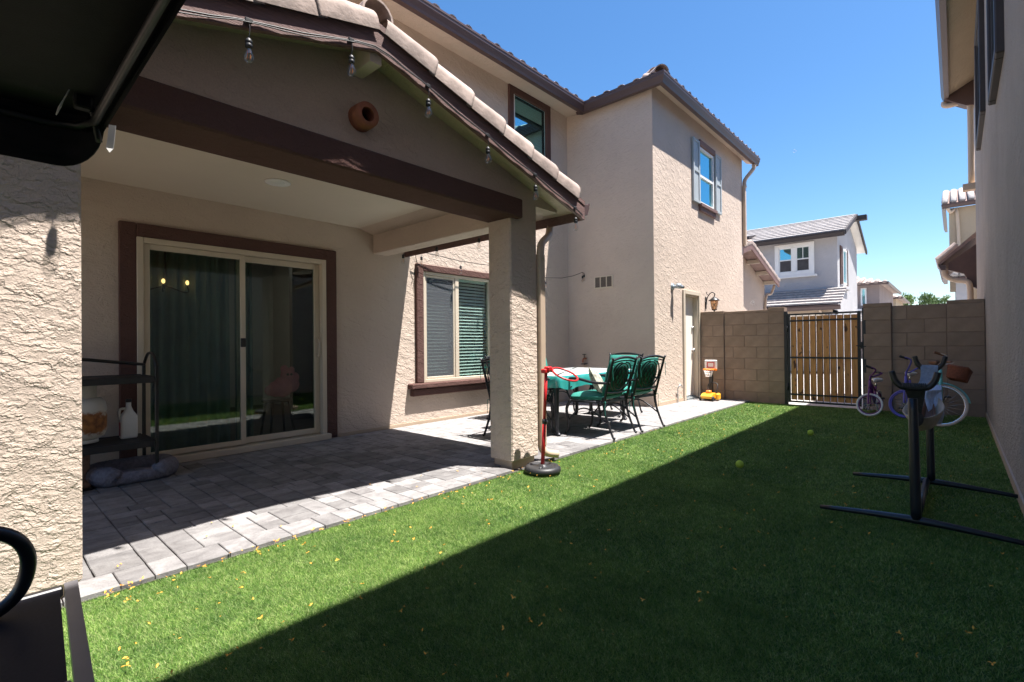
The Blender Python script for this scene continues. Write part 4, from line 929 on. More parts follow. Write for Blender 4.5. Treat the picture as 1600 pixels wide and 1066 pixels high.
# ================================================================ dining set
def circ(n, f): return [f(2*pi*k/n) for k in range(n)]
def chair(label):
    """cast aluminium armchair, facing +y, origin on the ground under the seat"""
    t = thing('patio_chair', label, 'chair', group='patio chairs round the teal table')
    W2 = .265; sy0, sy1, sz = -.24, .25, .40
    b = MB(); b.tube([(-W2, sy0, sz), (-W2-.005, 0, sz), (-W2, sy1-.05, sz), (-W2+.06, sy1, sz), (W2-.06, sy1, sz), (W2, sy1-.05, sz), (W2+.005, 0, sz), (W2, sy0, sz)], .013, 6, closed=True)
    for k in range(5): b.tube([(-W2+.01, -.16+.09*k, sz), (W2-.01, -.16+.09*k, sz)], .008, 5)
    b.build('seat_frame', CAST, t)
    for sx in (-1, 1):
        MB().tube([(sx*W2, sy1-.05, sz+.01), (sx*(W2+.015), sy1+.0, sz-.10), (sx*(W2+.005), sy1-.02, sz-.24), (sx*(W2+.0), sy1-.01, .05), (sx*(W2+.005), sy1+.03, .012)], [.019, .018, .014, .013, .017], 8).build('leg', CAST, t)
        MB().tube([(sx*W2, sy0+.01, sz+.06), (sx*W2, sy0, sz-.05), (sx*(W2-.005), sy0-.03, .22), (sx*W2, sy0-.10, .04), (sx*W2, sy0-.13, .012)], [.017, .017, .014, .013, .017], 8).build('leg', CAST, t)
        MB().tube([(sx*W2, sy0-.05, .17), (sx*W2, -.06, .31), (sx*W2, .10, .30), (sx*W2, sy1-.03, .18)], .009, 6).build('stretcher', CAST, t)
        MB().tube([(sx*(W2-.003), sy0-.075, .62), (sx*(W2+.03), -.12, .625), (sx*(W2+.045), .06, .66), (sx*(W2+.045), .19, .66), (sx*(W2+.04), .245, .625), (sx*(W2+.04), .245, .57), (sx*(W2+.038), .20, .545), (sx*(W2+.03), .165, .57)], [.013, .015, .017, .017, .015, .013, .011, .008], 8).build('armrest', CAST, t)
        MB().tube([(sx*(W2+.04), .243, .59), (sx*(W2+.02), .235, .50), (sx*W2, .20, .41)], .012, 6).build('arm_support', CAST, t)
    def bp(x, z): return (x, sy0+.0-.245*(z-sz)-.04*(z-sz)**2, z)     # the raked back plane
    b = MB(); wt = lambda z: W2+.018*(z-sz)/.5
    for sx in (-1, 1): b.tube([bp(sx*wt(z), z) for z in (sz-.02, .52, .66, .80, .875)]+[(bp(sx*(wt(.9)+.02), .9))], [.017, .016, .015, .015, .014, .012], 8)
    b.tube([bp(x, .875+.030*(1-(x/W2)**2)) for x in np.linspace(-W2-.02, W2+.02, 9)], .015, 8)
    b.tube([bp(x, .845+.022*(1-(x/W2)**2)) for x in np.linspace(-W2-.01, W2+.01, 9)], .009, 6)
    b.tube([bp(x, .515-.02*(1-(x/W2)**2)) for x in np.linspace(-W2, W2, 7)], .012, 6)
    b.build('back_frame', CAST, t)
    b = MB(); cz, ra, rb = .68, .165, .155
    b.tube(circ(22, lambda a: bp(ra*cos(a), cz+rb*sin(a))), .0075, 6, closed=True)
    b.tube(circ(20, lambda a: bp((ra-.035)*cos(a), cz+(rb-.03)*sin(a))), .0052, 6, closed=True)
    for sx in (-1, 1): b.tube([bp(sx*(.05+.0), .845), bp(sx*.15, .82), bp(sx*.225, .72), bp(sx*.215, .60), bp(sx*.12, .53)], .009, 6)
    for k in (-1.5, -.5, .5, 1.5):
        for s in (-1, 1):
            o = k*.085; P = []
            for j in range(25):
                u = -.2+.4*j/24; x = (u+o*.5); z = s*(u*1.2)-s*o*.6
                if (x/(ra-.03))**2+(z/(rb-.025))**2 <= 1: P.append(bp(x, cz+z))
            if len(P) > 2: b.tube([P[0], P[-1]], .0052, 5)
    b.build('lattice_back', CAST, t)
    def pad(name, fn, nu, nv, m, th):
        """a stuffed pad: fn(u,v,h) in -1..1, h up"""
        b = MB(); vs = []; fs = []
        for side in (1, -1):
            o = len(vs)
            for i in range(nu+1):
                for j in range(nv+1):
                    u, v = 2*i/nu-1, 2*j/nv-1; e = (1-abs(u)**5)*(1-abs(v)**5)
                    q = 1-.16*(math.exp(-((u*2.2-round(u*1.1)*2)**2+(v*2.2-round(v*1.1)*2)**2)*9)) if side > 0 else 1
                    vs.append(fn(u, v, side*th*(e**.5)*q))
            for i in range(nu):
                for j in range(nv):
                    a = o+i*(nv+1)+j; f = (a, a+nv+1, a+nv+2, a+1); fs.append(f if side > 0 else f[::-1])
        b.add(vs, fs, True); return b.build(name, m, t)
    sc = pad('seat_cushion', lambda u, v, h: (u*.255, .01+v*.24, .455+h-.008*v), 14, 14, TEAL, .048)
    bc = pad('back_cushion', lambda u, v, h: (lambda q: (u*.245, q[1]+.058+h, q[2]))(bp(0, .665+v*.215)), 14, 14, TEAL, .042)
    b = MB()
    for sx in (-1, 1):
        for z in (.405, .80):
            q = bp(sx*(W2+.01), z); b.tube([(sx*.2, q[1]+.02, z), q, (q[0]+.012*sx, q[1]-.03, z+.01), (q[0]+.022*sx, q[1]-.025, z-.05), (q[0]+.018*sx, q[1]-.03, z-.15)], .0035, 5, flat=1.0)
    b.build('tie_ribbon', TEAL, t)
    return t
CH0 = chair('teal cushioned lattice back chair on the yard side, nearer the patio pillar')
CH0.location = (5.02, 3.17, .012); CH0.rotation_euler = (0, 0, radians(2))
dup(CH0, None, (5.67, 3.13, .012), radians(-3), 'teal cushioned lattice back chair on the yard side, farther from the pillar')
dup(CH0, None, (6.55, 3.85, .012), radians(88), 'teal cushioned chair at the far head of the table beside the shaded wall')
dup(CH0, None, (4.37, 3.80, .012), radians(-93), 'teal cushioned chair partly hidden behind the patio pillar, near the window')
dup(CH0, None, (5.98, 4.60, .012), radians(178), 'teal cushioned chair on the house side, showing just past the downspout')
dup(CH0, None, (5.26, 4.62, .012), radians(182), 'teal cushioned chair on the house side, mostly behind the patio pillar')
t = thing('dining_table', 'cast metal patio dining table under a teal cloth', 'table', (5.37, 3.85, .012))
tx0, tx1, ty0, ty1, tz = 4.50, 6.22, 3.36, 4.32, .715
b = MB(); b.box(tx0+.01, tx1-.01, ty0+.01, ty1-.01, tz-.03, tz-.004, .008); b.build('tabletop', CAST, t)
b = MB(); frame_box(b, tx0+.06, tx1-.06, ty0+.06, ty1-.06, .60, .60, .02) if False else None
for (a, c, d, e) in ((tx0+.06, tx1-.06, ty0+.06, ty0+.08), (tx0+.06, tx1-.06, ty1-.08, ty1-.06), (tx0+.06, tx0+.08, ty0+.081, ty1-.081), (tx1-.08, tx1-.06, ty0+.081, ty1-.081)): b.box(a, c, d, e, .61, .684, .004)
b.build('apron', CAST, t)
for x in (tx0+.09, tx1-.09):
    for y in (ty0+.09, ty1-.09):
        b = MB(); b.tube([(x, y, .68), (x, y, .45), (x, y, .12), (x+.0, y-.01*(1 if y < 3.8 else -1), .05), (x, y-.03*(1 if y < 3.8 else -1), .014)], [.036, .030, .026, .026, .034], 10); b.build('leg', CAST, t)
# cloth: flat top, wavy hanging edge
b = MB(); N = 160; per = 2*((tx1-tx0)+(ty1-ty0)); rings = []
def edge(s_):
    L = s_*per; a = tx1-tx0; c = ty1-ty0
    if L < a: return (tx0+L, ty0), (0, -1)
    L -= a
    if L < c: return (tx1, ty0+L), (1, 0)
    L -= c
    if L < a: return (tx1-L, ty1), (0, 1)
    L -= a; return (tx0, ty1-L), (-1, 0)
vs = []; fs = []
for i in range(N):
    (x, y), (nx, ny) = edge(i/N); w = sin(i*.42)*.5+sin(i*.97+1)*.5
    dr = .135+.025*sin(i*.13)+.02*sin(i*.31)
    for (o, z) in ((-.05, .002), (-.006, .0015), (.008, -.006), (.014+.006*w, -dr*.5), (.018+.018*w, -dr)): vs.append((x+nx*o, y+ny*o, tz+z))
for i in range(N):
    j = (i+1) % N
    for k in range(4): fs.append((i*5+k, i*5+k+1, j*5+k+1, j*5+k))
vs.append(((tx0+tx1)/2, (ty0+ty1)/2, tz+.002)); c = len(vs)-1
for i in range(N): fs.append((i*5, ((i+1) % N)*5, c))
b.add(vs, fs, True); tc = b.build('tablecloth', TEALC, None, loc=(5.37, 3.85, tz)); tag(tc, 'glossy teal vinyl cloth, glare painted pale on its top, draped over the dining table', 'tablecloth')
GLARE = mat('vinyl_top_glare', (0.80, 0.87, 0.86), 0.25, var=.06, nscale=5, coat=.6); tc.data.materials.append(GLARE)  # glare on the teal cloth's top, put into a pale colour
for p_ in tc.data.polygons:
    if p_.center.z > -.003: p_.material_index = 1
PILM = mat('patterned_pillow_cloth', (0.34, 0.33, 0.27), 0.9, var=0.75, nscale=24)
b = MB(); vs = []; fs = []; n = 12
for side in (1, -1):
    o = len(vs)
    for i in range(n+1):
        for j in range(n+1):
            u, v = 2*i/n-1, 2*j/n-1; e = ((1-u*u)*(1-v*v))**.5; pinch = 1-.10*(1-abs(v))*abs(u)**3
            vs.append((u*.17*pinch, side*.065*e, v*.17*(1-.1*(1-abs(u))*abs(v)**3)))
    for i in range(n):
        for j in range(n):
            a = o+i*(n+1)+j; f = (a, a+n+1, a+n+2, a+1); fs.append(f if side < 0 else f[::-1])
b.add(vs, fs, True); p = b.build('pillow', PILM); p.location = (4.93, 3.11, .63); p.rotation_euler = (radians(-28), radians(12), radians(25)); tag(p, 'small grey patterned pillow on the yard side chair', 'pillow')
# ================================================================ toys
t = thing('toy_basketball_stand', 'red pole toy basketball stand with netless hoop and black round base by the pillar', 'toy hoop', (3.255, 2.60, 0))
px, py = 3.255, 2.60
b = MB(); b.lathe([(.148, 0), (.155, .012), (.152, .035), (.135, .050), (.11, .052), (.105, .046), (.04, .046), (.035, .06), (.022, .062)], (px, py, .004), 32); b.tube([(px-.11, py-.06, .052), (px-.03, py-.02, .055)], .012, 6); b.build('base', BLACKM, t)
top = (px+.06, py+.0, .845)
b = MB(); b.tube([(px, py, .05), (px+.03, py, .42)], .0165, 10); b.tube([(px+.03, py, .42), top], .014, 10); b.build('pole', RED, t)
b = MB(); b.lathe([(.019, -.02), (.021, 0), (.019, .02)], (px+.030, py, .42), 10); b.tube([(px+.03, py, .42), (px+.02, py-.045, .425)], .007, 6); b.build('clamp', BLACKM, t)
b = MB(); b.box(top[0]-.045, top[0]+.022, top[1]-.026, top[1]+.026, .828, .866, .008); b.box(top[0]-.015, top[0]+.042, top[1]-.04, top[1]+.015, .845, .885, .008); b.build('bracket', RED, t)
dr = Vector((.72, -.60, 0)).normalized(); cx = Vector(top)+dr*.165; R0 = .108
sd_ = Vector((dr.y, -dr.x, 0)); b = MB(); b.tube([cx+dr*(R0*cos(a))+sd_*(R0*sin(a))+Vector((0, 0, -.03*(1+cos(a))-.042*sin(a))) for a in [2*pi*k/26 for k in range(26)]], .0085, 8, closed=True)
b.tube([Vector(top)+Vector((0, 0, .01)), cx-dr*R0+Vector((0, 0, 0))], .011, 8); b.build('rim', RED, t)
t = thing('toy_basketball_hoop', 'toddler basketball hoop with white backboard and orange rim against the block wall', 'toy hoop', (9.36, 3.42, 0))
hx, hy = 9.36, 3.42
b = MB(); b.box(hx-.01, hx+.015, hy-.115, hy+.115, .56, .745, .02); b.build('backboard', WHITE, t)
b = MB(); frame_box(b, hy-.07, hy+.07, .60, .705, hx-.016, hx-.0105, .016, 0, 'x'); b.build('target_square', RED, t)
b = MB(); b.box(hx-.04, hx-.012, hy-.12, hy+.12, .545, .585, .006); b.tube(circ(20, lambda a: (hx-.12+.09*cos(a), hy+.09*sin(a), .57)), .011, 8, closed=True); b.build('rim', ORANGE, t)
b = MB()
for k in range(12):
    a = 2*pi*k/12; b.tube([(hx-.12+.088*cos(a), hy+.088*sin(a), .565), (hx-.12+.065*cos(a+.25), hy+.065*sin(a+.25), .50), (hx-.12+.05*cos(a), hy+.05*sin(a), .44)], .005, 4)
for rr, zz in ((.076, .53), (.064, .49), (.052, .445)): b.tube(circ(16, lambda a: (hx-.12+rr*cos(a), hy+rr*sin(a), zz)), .004, 4, closed=True)
b.build('net', WHITE, t)
MB().box(hx-.03, hx+.02, hy-.035, hy+.03, .1, .56, .006).build('post', BLACKM, t); MB().box(hx-.16, hx+.1, hy-.11, hy+.11, .013, .10, .02).build('base', BLACKM, t)
t = thing('toy_mower', 'yellow toy mower with black wheels at the foot of the toddler hoop', 'toy mower', (9.1, 3.36, .012))
b = MB(); b.prism([(.055, 8.98), (.05, 9.24), (.10, 9.25), (.15, 9.17), (.14, 9.04), (.10, 8.97)], 1, 3.27, 3.47); b.build('deck', YELLOW, t)
b = MB(); b.lathe([(.001, .20), (.045, .195), (.055, .14)], (9.10, 3.37, 0), 14); b.build('engine', ORANGE, t)
for x in (9.0, 9.22):
    for y in (3.255, 3.485): MB().lathe([(.001, -.014), (.042, -.013), (.046, 0), (.042, .013), (.001, .014)], (x, y, .059), 14, 'y').build('wheel', BLACKM, t)
b = MB(); b.tube([(9.22, 3.30, .12), (9.30, 3.28, .30), (9.30, 3.44, .30), (9.22, 3.43, .12)], .009, 6); b.build('handle', BLACKM, t)
b = MB(); b.box(9.08, 9.22, 3.19, 3.25, .03, .15, .02); b.build('side_bin', YELLOW, t)
for (x, y, l) in ((4.42, 1.382, 'dull yellow tennis ball in the shade, nearer the camera'), (6.45, 1.243, 'bright yellow tennis ball in the shade, nearer the gate')):
    b = MB(); b.ball((0, 0, 0), .0335, 18); o = b.build('tennis_ball', BALLM, None); o.location = (x, y, .036); tag(o, l, 'tennis ball', 'tennis balls on the turf')
    sm = MB(); sm.tube(circ(40, lambda a: tuple(Vector((.75*cos(a)+.25*cos(3*a), .75*sin(a)-.25*sin(3*a), .866*sin(2*a))).normalized()*.0332)), .0013, 5, closed=True); s_ = sm.build('seam', WHITE, o)
    o.rotation_euler = (random.random()*3, random.random()*3, 0)
# ================================================================ bicycles
def bicycle(label, loc, heading, steer, r, wb, paint, tyre, rim, grip, bar_w, bar_rise, seat, fender=None, basket=False, fork=None):
    """origin at the front tyre contact; local -x is forward before heading; steer turns fork, wheel and bars"""
    t = thing('bicycle', label, 'bicycle', group='bicycles by the block wall')
    S = Matrix.Rotation(steer, 3, Vector((.25, 0, 1)).normalized()); piv = Vector((.0, 0, r))
    def st(p): return S@(Vector(p)-piv)+piv
    def wheel(c, steered):
        w = part('wheel', t)
        f = (lambda p: st(p)) if steered else (lambda p: Vector(p)+Vector((wb, 0, 0)))
        def ring(R, y=0): return lambda a: f((R*cos(a), y, r+R*sin(a)))
        tr_ = r*.085 if r < .2 else .014
        MB().tube(circ(30, ring(r-tr_)), tr_, 8, closed=True).build('tyre', tyre, w)
        MB().tube(circ(30, ring(r-2*tr_-.004)), .009, 6, closed=True).build('rim', rim, w)
        b = MB()
        for k in range(20):
            a = 2*pi*k/20; b.tube([f((.012*cos(a+1.2), .018*(-1)**k, r+.012*sin(a+1.2))), f(((r-2*tr_-.005)*cos(a), 0, r+(r-2*tr_-.005)*sin(a)))], .0016 if r < .2 else .0015, 4)
        b.build('spokes', CHROM, w); b = MB(); b.tube([f((0, -.045, r)), f((0, .045, r))], .013, 8); b.build('hub', CHROM, w)
    wheel(None, True); wheel(None, False)
    hz = r*2+.09; fk = fork or paint
    b = MB()
    for s in (-1, 1): b.tube([st((0, s*.048, r)), st((.03, s*.045, r*1.55)), st((.055, s*.03, r*2+.03)), st((.06, 0, r*2+.05))], .0125, 8)
    b.build('fork', fk, t)
    b = MB(); head = [st((.06, 0, r*2+.04)), st((.095, 0, hz+.08))]; b.tube(head, .019, 8)
    bb = Vector((wb*.52, 0, r*.95)); sc = Vector((wb*.68, 0, seat-.10)); rear = Vector((wb, 0, r))
    b.tube([head[1], bb], .017, 8); b.tube([head[1]-Vector((0, 0, .02)), sc*.75+bb*.25], .014, 8); b.tube([bb, sc], .015, 8)
    for s in (-1, 1): b.tube([bb+Vector((0, s*.03, 0)), rear+Vector((0, s*.05, 0))], .009, 6); b.tube([sc-Vector((0, s*-.02, .06)), rear+Vector((0, s*.05, 0))], .008, 6)
    b.build('frame', paint, t)
    stm = st((.11, 0, hz+.15)); b = MB(); b.tube([head[1], stm], .013, 8)
    hb = [st((.13+.0, -bar_w, hz+.15+bar_rise+.0)), st((.03, -bar_w*.72, hz+.14+bar_rise)), st((.06, -bar_w*.35, hz+.15+bar_rise*.35)), st((.09, -.04, hz+.15)), st((.09, .04, hz+.15)), st((.06, bar_w*.35, hz+.15+bar_rise*.35)), st((.03, bar_w*.72, hz+.14+bar_rise)), st((.13, bar_w, hz+.15+bar_rise))]
    b.tube(hb, .010, 8); b.build('handlebar', CHROM if basket else paint, t)
    for e, q in ((0, 1), (-1, -2)):
        A, B_ = Vector(hb[e]), Vector(hb[q]); d = (A-B_).normalized(); MB().tube([B_.lerp(A, .25), A, A+d*.012], [.0155, .0165, .012], 8).build('grip', grip, t)
    b = MB(); b.tube([sc, (sc.x+.02, 0, seat-.02)], .012, 8); b.build('seat_post', CHROM, t)
    b = MB(); sp = [(-.12, .012), (-.06, .022), (0, .045), (.07, .075), (.11, .07), (.13, .03)]; vs = []; fs = []
    for (x, w) in sp:
        for k in range(8): a = 2*pi*k/8; vs.append((sc.x+.03+x, w*cos(a), seat+(.022 if sin(a) > 0 else .04)*sin(a)))
    for i in range(5):
        for k in range(8): l = (k+1) % 8; fs.append((i*8+k, i*8+l, (i+1)*8+l, (i+1)*8+k))
    fs += [tuple(range(8))[::-1], tuple(range(40, 48))]; b.add(vs, fs, True); b.build('saddle', LEATH if basket else WHITE, t)
    b = MB(); b.lathe([(.05, -.004), (.052, .004), (.02, .006)], (bb.x, .05, bb.z), 16, 'y'); b.tube([(bb.x, .06, bb.z), (bb.x+.06, .07, bb.z-.09)], .008, 6); b.tube([(bb.x, -.06, bb.z), (bb.x-.06, -.07, bb.z+.09)], .008, 6); b.box(bb.x+.03, bb.x+.10, .07, .13, bb.z-.105, bb.z-.085); b.box(bb.x-.10, bb.x-.03, -.13, -.07, bb.z+.08, bb.z+.10); b.build('crank', BLACKM, t)
    if fender:
        b = MB(); vs = []; fs = []; n = 14
        for k in range(n+1):
            a = radians(20)+radians(140)*k/n; R = r+.016
            for (y, dr_) in ((-.030, -.012), (-.02, .002), (.02, .002), (.03, -.012)): vs.append(st(((R+dr_)*cos(a), y, r+(R+dr_)*sin(a))))
        for k in range(n):
            for j in range(3): fs.append((k*4+j, k*4+j+1, (k+1)*4+j+1, (k+1)*4+j))
        b.add(vs, fs, True); b.build('mudguard', fender, t)
    if basket:
        b = MB(); bx0, bx1, z0, z1 = -.16, -.01, hz-.0, hz+.13
        for (k, z) in enumerate(np.linspace(z0, z1, 8)):
            e = .012*k/7; P = [st((bx0-e, -.10-e, z)), st((bx1+e, -.10-e, z)), st((bx1+e, .10+e, z)), st((bx0-e, .10+e, z))]; b.tube(P, .0155 if k < 7 else .02, 6, closed=True)
        b.add([st((bx0, -.12, z0)), st((bx1, -.12, z0)), st((bx1, .12, z0)), st((bx0, .12, z0))], [(0, 1, 2, 3)])
        b.build('basket', WICK, t)
    t.location = loc; t.rotation_euler = (0, 0, heading)
    return t
bicycle('small purple kids bicycle with white tyres beside the gate', (8.62, .925, 0), radians(-6), radians(86), .165, .55, PURP, RUBBER, PURP, BLACKM, .20, .10, .50)
bicycle('violet rimmed bicycle with purple handlebar, half hidden behind the hammock', (8.72, .53, 0), radians(-4), radians(78), .20, .62, VIOL, VIOL, VIOL, BLACKM, .26, .16, .60, fork=VIOL)
bicycle('aqua cruiser bicycle with wicker basket and cream tyre near the right wall', (8.12, .155, 0), radians(5), radians(76), .268, .80, AQUA, TYREP, CHROM, LEATH, .27, .09, .78, fender=AQUA, basket=True)
# ================================================================ hammock and its stand
t = thing('hammock_stand', 'dark steel hammock stand with bowed feet and curved yokes on the shaded turf', 'hammock stand', (4.3, .187, 0))
def stand_end(x, yo, tip, post_dx, k=1.0, w=.105):
    b = MB(); n = 12; L = .475
    b.tube([(x, yo+L*(2*i/n-1), .045-.024*abs(2*i/n-1)**1.6) for i in range(n+1)], [.013+.010*(1-abs(2*i/n-1)) for i in range(n+1)], 8); b.build('foot', NAVY, t)
    b = MB(); b.tube([(x, yo, .05), (x+post_dx*.5, yo+.004, tip*.45), (x+post_dx, yo+.008, tip*.92)], [.024*k, .023*k, .020*k], 10); b.build('post', NAVY, t)
    b = MB(); xx = x+post_dx; z = tip
    b.tube([(xx, yo+w+.02, z+.09), (xx, yo+w+.006, z+.04), (xx, yo+w-.02, z+.006), (xx, yo+w*.45, z-.004), (xx, yo, z-.006), (xx, yo-w*.45, z-.004), (xx, yo-w+.02, z+.006), (xx, yo-w-.006, z+.04), (xx, yo-w-.02, z+.09)], [.016, .0165, .017, .016, .016, .016, .017, .0165, .016], 8); b.build('yoke', BLACK, t)
stand_end(3.66, .181, .808, .0, 1.1, .084); stand_end(4.73, .145, .870, .0, 1.0, .066)
b = MB(); b.tube([(3.66, .181, .05), (4.73, .170, .05)], .021, 8); b.build('ground_rail', NAVY, t)
h = thing('hammock', 'bundled beige and pale blue hammock slung between the yokes of its stand', 'hammock', (4.3, .18, .6))
b = MB()
for k in range(13):
    y = .182+.050*(k/6-1); b.tube([(3.642, y, .805), (3.636, y, .82), (3.662, y, .826), (3.83, .187+(y-.187)*.75, .74), (3.90, .190+(y-.187)*.5, .655), (3.95, .19+(y-.187)*.45, .60)], .0042, 5)
b.build('near_cords', CORD, h)
b = MB(); b.ball((3.93, .19, .595), .05, 14, (.9, .8, 1.0)); b.build('knot', CORD, h)
b = MB()
for k in range(13):
    y = .147+.046*(k/6-1); b.tube([(4.745, y, .875), (4.72, y, .89), (4.69, .150+(y-.147)*.95, .80), (4.62, .158+(y-.147)*1.3, .72)], .0042, 5)
b.build('far_cords', CORDB, h)
def sling(name, m, ya, yb, sag, lift, xs=(3.93, 4.64), z0=.60, z1=.72):
    b = MB(); vs = []; nx, ny = 18, 10
    for i in range(nx+1):
        s_ = i/nx; sp = .25+.75*sin(pi*min(s_*1.05, 1))**.7 if s_ < .95 else .45
        for j in range(ny+1):
            v = j/ny; x = xs[0]+(xs[1]-xs[0])*s_; yc_ = .187-.03*s_; y = yc_+((ya+(yb-ya)*v)-.187)*sp
            z = z0+(z1-z0)*s_-sag*sin(pi*s_)+lift*(2*v-1)**2*sin(pi*s_)+.008*sin(14*v+5*s_)
            vs.append((x, y, z))
    b.add(vs, [(i*(ny+1)+j, (i+1)*(ny+1)+j, (i+1)*(ny+1)+j+1, i*(ny+1)+j+1) for i in range(nx) for j in range(ny)], True)
    o = b.build(name, m, h); so = o.modifiers.new('cloth_thickness', 'SOLIDIFY'); so.thickness = .006; return o
sling('sling', CANVB, .08, .28, .17, .14); sling('rolled_edge', LEATH, .13, .22, .13, .05)
b = MB(); n = 14; vs = []
for i in range(n+1):
    for j in range(7):
        v = j/6; s_ = i/n; vs.append((4.42+.20*v+.02*sin(6*s_), .255-.185*s_+.008*sin(20*s_), .70+.06*v-.17*abs(sin(pi*(s_*1.0)))*.6*(1-v)-.10*(1-v)))
b.add(vs, [(i*7+j, (i+1)*7+j, (i+1)*7+j+1, i*7+j+1) for i in range(n) for j in range(6)], True); o = b.build('head_panel', CANVW, h); o.modifiers.new('cloth_thickness', 'SOLIDIFY').thickness = .005
b = MB(); vs = []
for i in range(n+1):
    for j in range(5): s_ = i/n; vs.append((4.44+.03*j+.02*sin(s_*9), .15-.02*j/4-.055*(j/4)+.01*sin(s_*7), .73-.24*s_))
b.add(vs, [(i*5+j, (i+1)*5+j, (i+1)*5+j+1, i*5+j+1) for i in range(n) for j in range(4)], True); o = b.build('hanging_flap', CANVW, h); o.modifiers.new('cloth_thickness', 'SOLIDIFY').thickness = .005
# ================================================================ shelf cart and what stands on it
t = thing('grill_cart', 'black metal two tier cart on the shaded patio beside the sliding door', 'cart', (.6, 5.0, .012))
ca, cb, cy0, cy1 = .16, 1.05, 4.83, 5.28
for x in (ca, cb-.02):
    for y in (cy0, cy1-.02): MB().box(x, x+.024, y, y+.024, .014, .93, .003).build('leg', BLACK, t)
for z, nm in ((.845, 'top_shelf'), (.33, 'lower_shelf')):
    b = MB(); frame_box(b, ca, cb, cy0, cy1, z, z, .03) if False else None
    b.box(ca+.03, cb-.03, cy0-.012, cy0+.02, z-.05, z-.002, .003); b.box(ca+.03, cb-.03, cy1-.02, cy1+.005, z-.045, z+.005, .003)
    b.box(ca-.005, ca+.02, cy0+.03, cy1-.03, z-.045, z+.005, .003) if False else None
    n = 9
    for k in range(n): b.box(ca+.01, cb-.01, cy0+.026+k*(cy1-cy0-.05)/n, cy0+.026+(k+.86)*(cy1-cy0-.05)/n, z-.012, z, .002)
    b.build(nm, BLACKM, t)
b = MB(); b.tube([(ca+.01, cy0+.02, .93), (.45, cy0+.1, 1.0), (.8, cy0+.2, .965), (cb-.03, cy0+.32, .935)], .013, 8); b.build('back_hoop', BLACK, t)
b = MB(); b.tube([(cb-.01, cy0+.01, .92), (cb-.01, cy0+.06, .995), (cb-.01, cy0+.16, 1.03), (cb-.01, cy0+.30, 1.02), (cb-.01, cy1-.02, .93)], .012, 8); b.build('side_handle', BLACK, t)
CREAM = mat('cream_tank_paint', (0.47, 0.44, 0.385), 0.6, var=.2, nscale=12)
t = thing('propane_tank', 'white propane tank with a rusty band on the cart shelf', 'gas tank', (.60, 5.04, .345))
c = (.60, 5.04, 0); z0 = .345
b = MB(); b.lathe([(.001, .022), (.10, .025), (.14, .05), (.154, .10), (.155, .26), (.147, .31), (.118, .345), (.03, .36)], (c[0], c[1], z0), 28); b.build('vessel', RUST, t)
b = MB(); b.lathe([(.10, 0), (.105, .002), (.10, .045), (.097, .045), (.097, .002)], (c[0], c[1], z0), 24); b.build('foot_ring', JUGW, t)
b = MB()
for s in range(3):
    A = [2*pi*s/3+k*.19+.3 for k in range(8)]
    vs = [(c[0]+.098*cos(a), c[1]+.098*sin(a), z0+z) for z in (.335, .455) for a in A]; b.add(vs, [(k, k+1, k+9, k+8) for k in range(7)], True)
b.tube(circ(26, lambda a: (c[0]+.098*cos(a), c[1]+.098*sin(a), z0+.455)), .008, 6, closed=True); b.build('collar', CREAM, t)
b = MB(); b.tube([(c[0], c[1], z0+.35), (c[0], c[1], z0+.42)], .022, 8); b.lathe([(.001, .415), (.03, .416), (.03, .432), (.001, .435)], (c[0], c[1], z0), 10); b.build('valve', STEEL, t)
t = thing('jug', 'white plastic jug with handle at the end of the cart shelf', 'jug', (.90, 5.08, .335))
b = MB(); c = (.90, 5.08); vs = []; fs = []; lv = [(.0, .052, .040), (.012, .058, .046), (.16, .058, .046), (.185, .056, .044), (.22, .034, .034), (.25, .022, .022), (.265, .018, .018), (.295, .018, .018)]
for (z, a, d) in lv:
    for k in range(16):
        an = 2*pi*k/16; q = (abs(cos(an))**.5*(1 if cos(an) > 0 else -1), abs(sin(an))**.5*(1 if sin(an) > 0 else -1)) if z < .2 else (cos(an), sin(an)); vs.append((c[0]+a*q[0], c[1]+d*q[1], .335+z))
for i in range(len(lv)-1):
    for k in range(16): l = (k+1) % 16; fs.append((i*16+k, i*16+l, (i+1)*16+l, (i+1)*16+k))
fs += [tuple(range(16))[::-1], tuple(range(112, 128))]; b.add(vs, fs, True); b.build('body', JUGW, t)
b = MB(); b.tube([(c[0]-.02, c[1], .335+.245), (c[0]-.055, c[1], .335+.24), (c[0]-.062, c[1], .335+.20), (c[0]-.052, c[1], .335+.155)], .010, 8); b.build('handle', JUGW, t)
b = MB(); b.lathe([(.021, .295), (.021, .32), (.001, .322)], (c[0], c[1], .335), 12); b.build('cap', BLACKM, t)
b = MB(); b.box(c[0]-.0592, c[0]-.0585, c[1]-.03, c[1]+.03, .36, .47); b.build('label_panel', RED, t)
bd = thing('pet_bed', 'grey ribbed plush pet bed on the pavers under the cart', 'pet bed', (.93, 5.0, .012))
b = MB(); cx_, cy_ = .93, 4.99; n = 96
pth = []
for k in range(n):
    a = 2*pi*k/n; e = .55; q = (abs(cos(a))**e*(1 if cos(a) > 0 else -1), abs(sin(a))**e*(1 if sin(a) > 0 else -1)); low = .6 if abs(a-1.5*pi) < .5 else 1
    pth.append((cx_+.235*q[0]-.02, cy_+.155*q[1], .012+.075*low))
b.tube(pth, [(.066+.005*(k % 2))*(.7 if abs(2*pi*k/n-1.5*pi) < .45 else 1) for k in range(n)], 12, closed=True, flat=1.1); b.build('bolster', FUR, bd)
b = MB(); b.box(cx_-.25, cx_+.21, cy_-.15, cy_+.15, .014, .055, .02); b.ball((cx_-.02, cy_, .05), .16, 14, (1.15, .75, .28)); b.build('mattress', FUR, bd)
t = thing('boot', 'pale tan child boots stored under the cart by the pillar', 'boots', (.60, 4.92, .012))
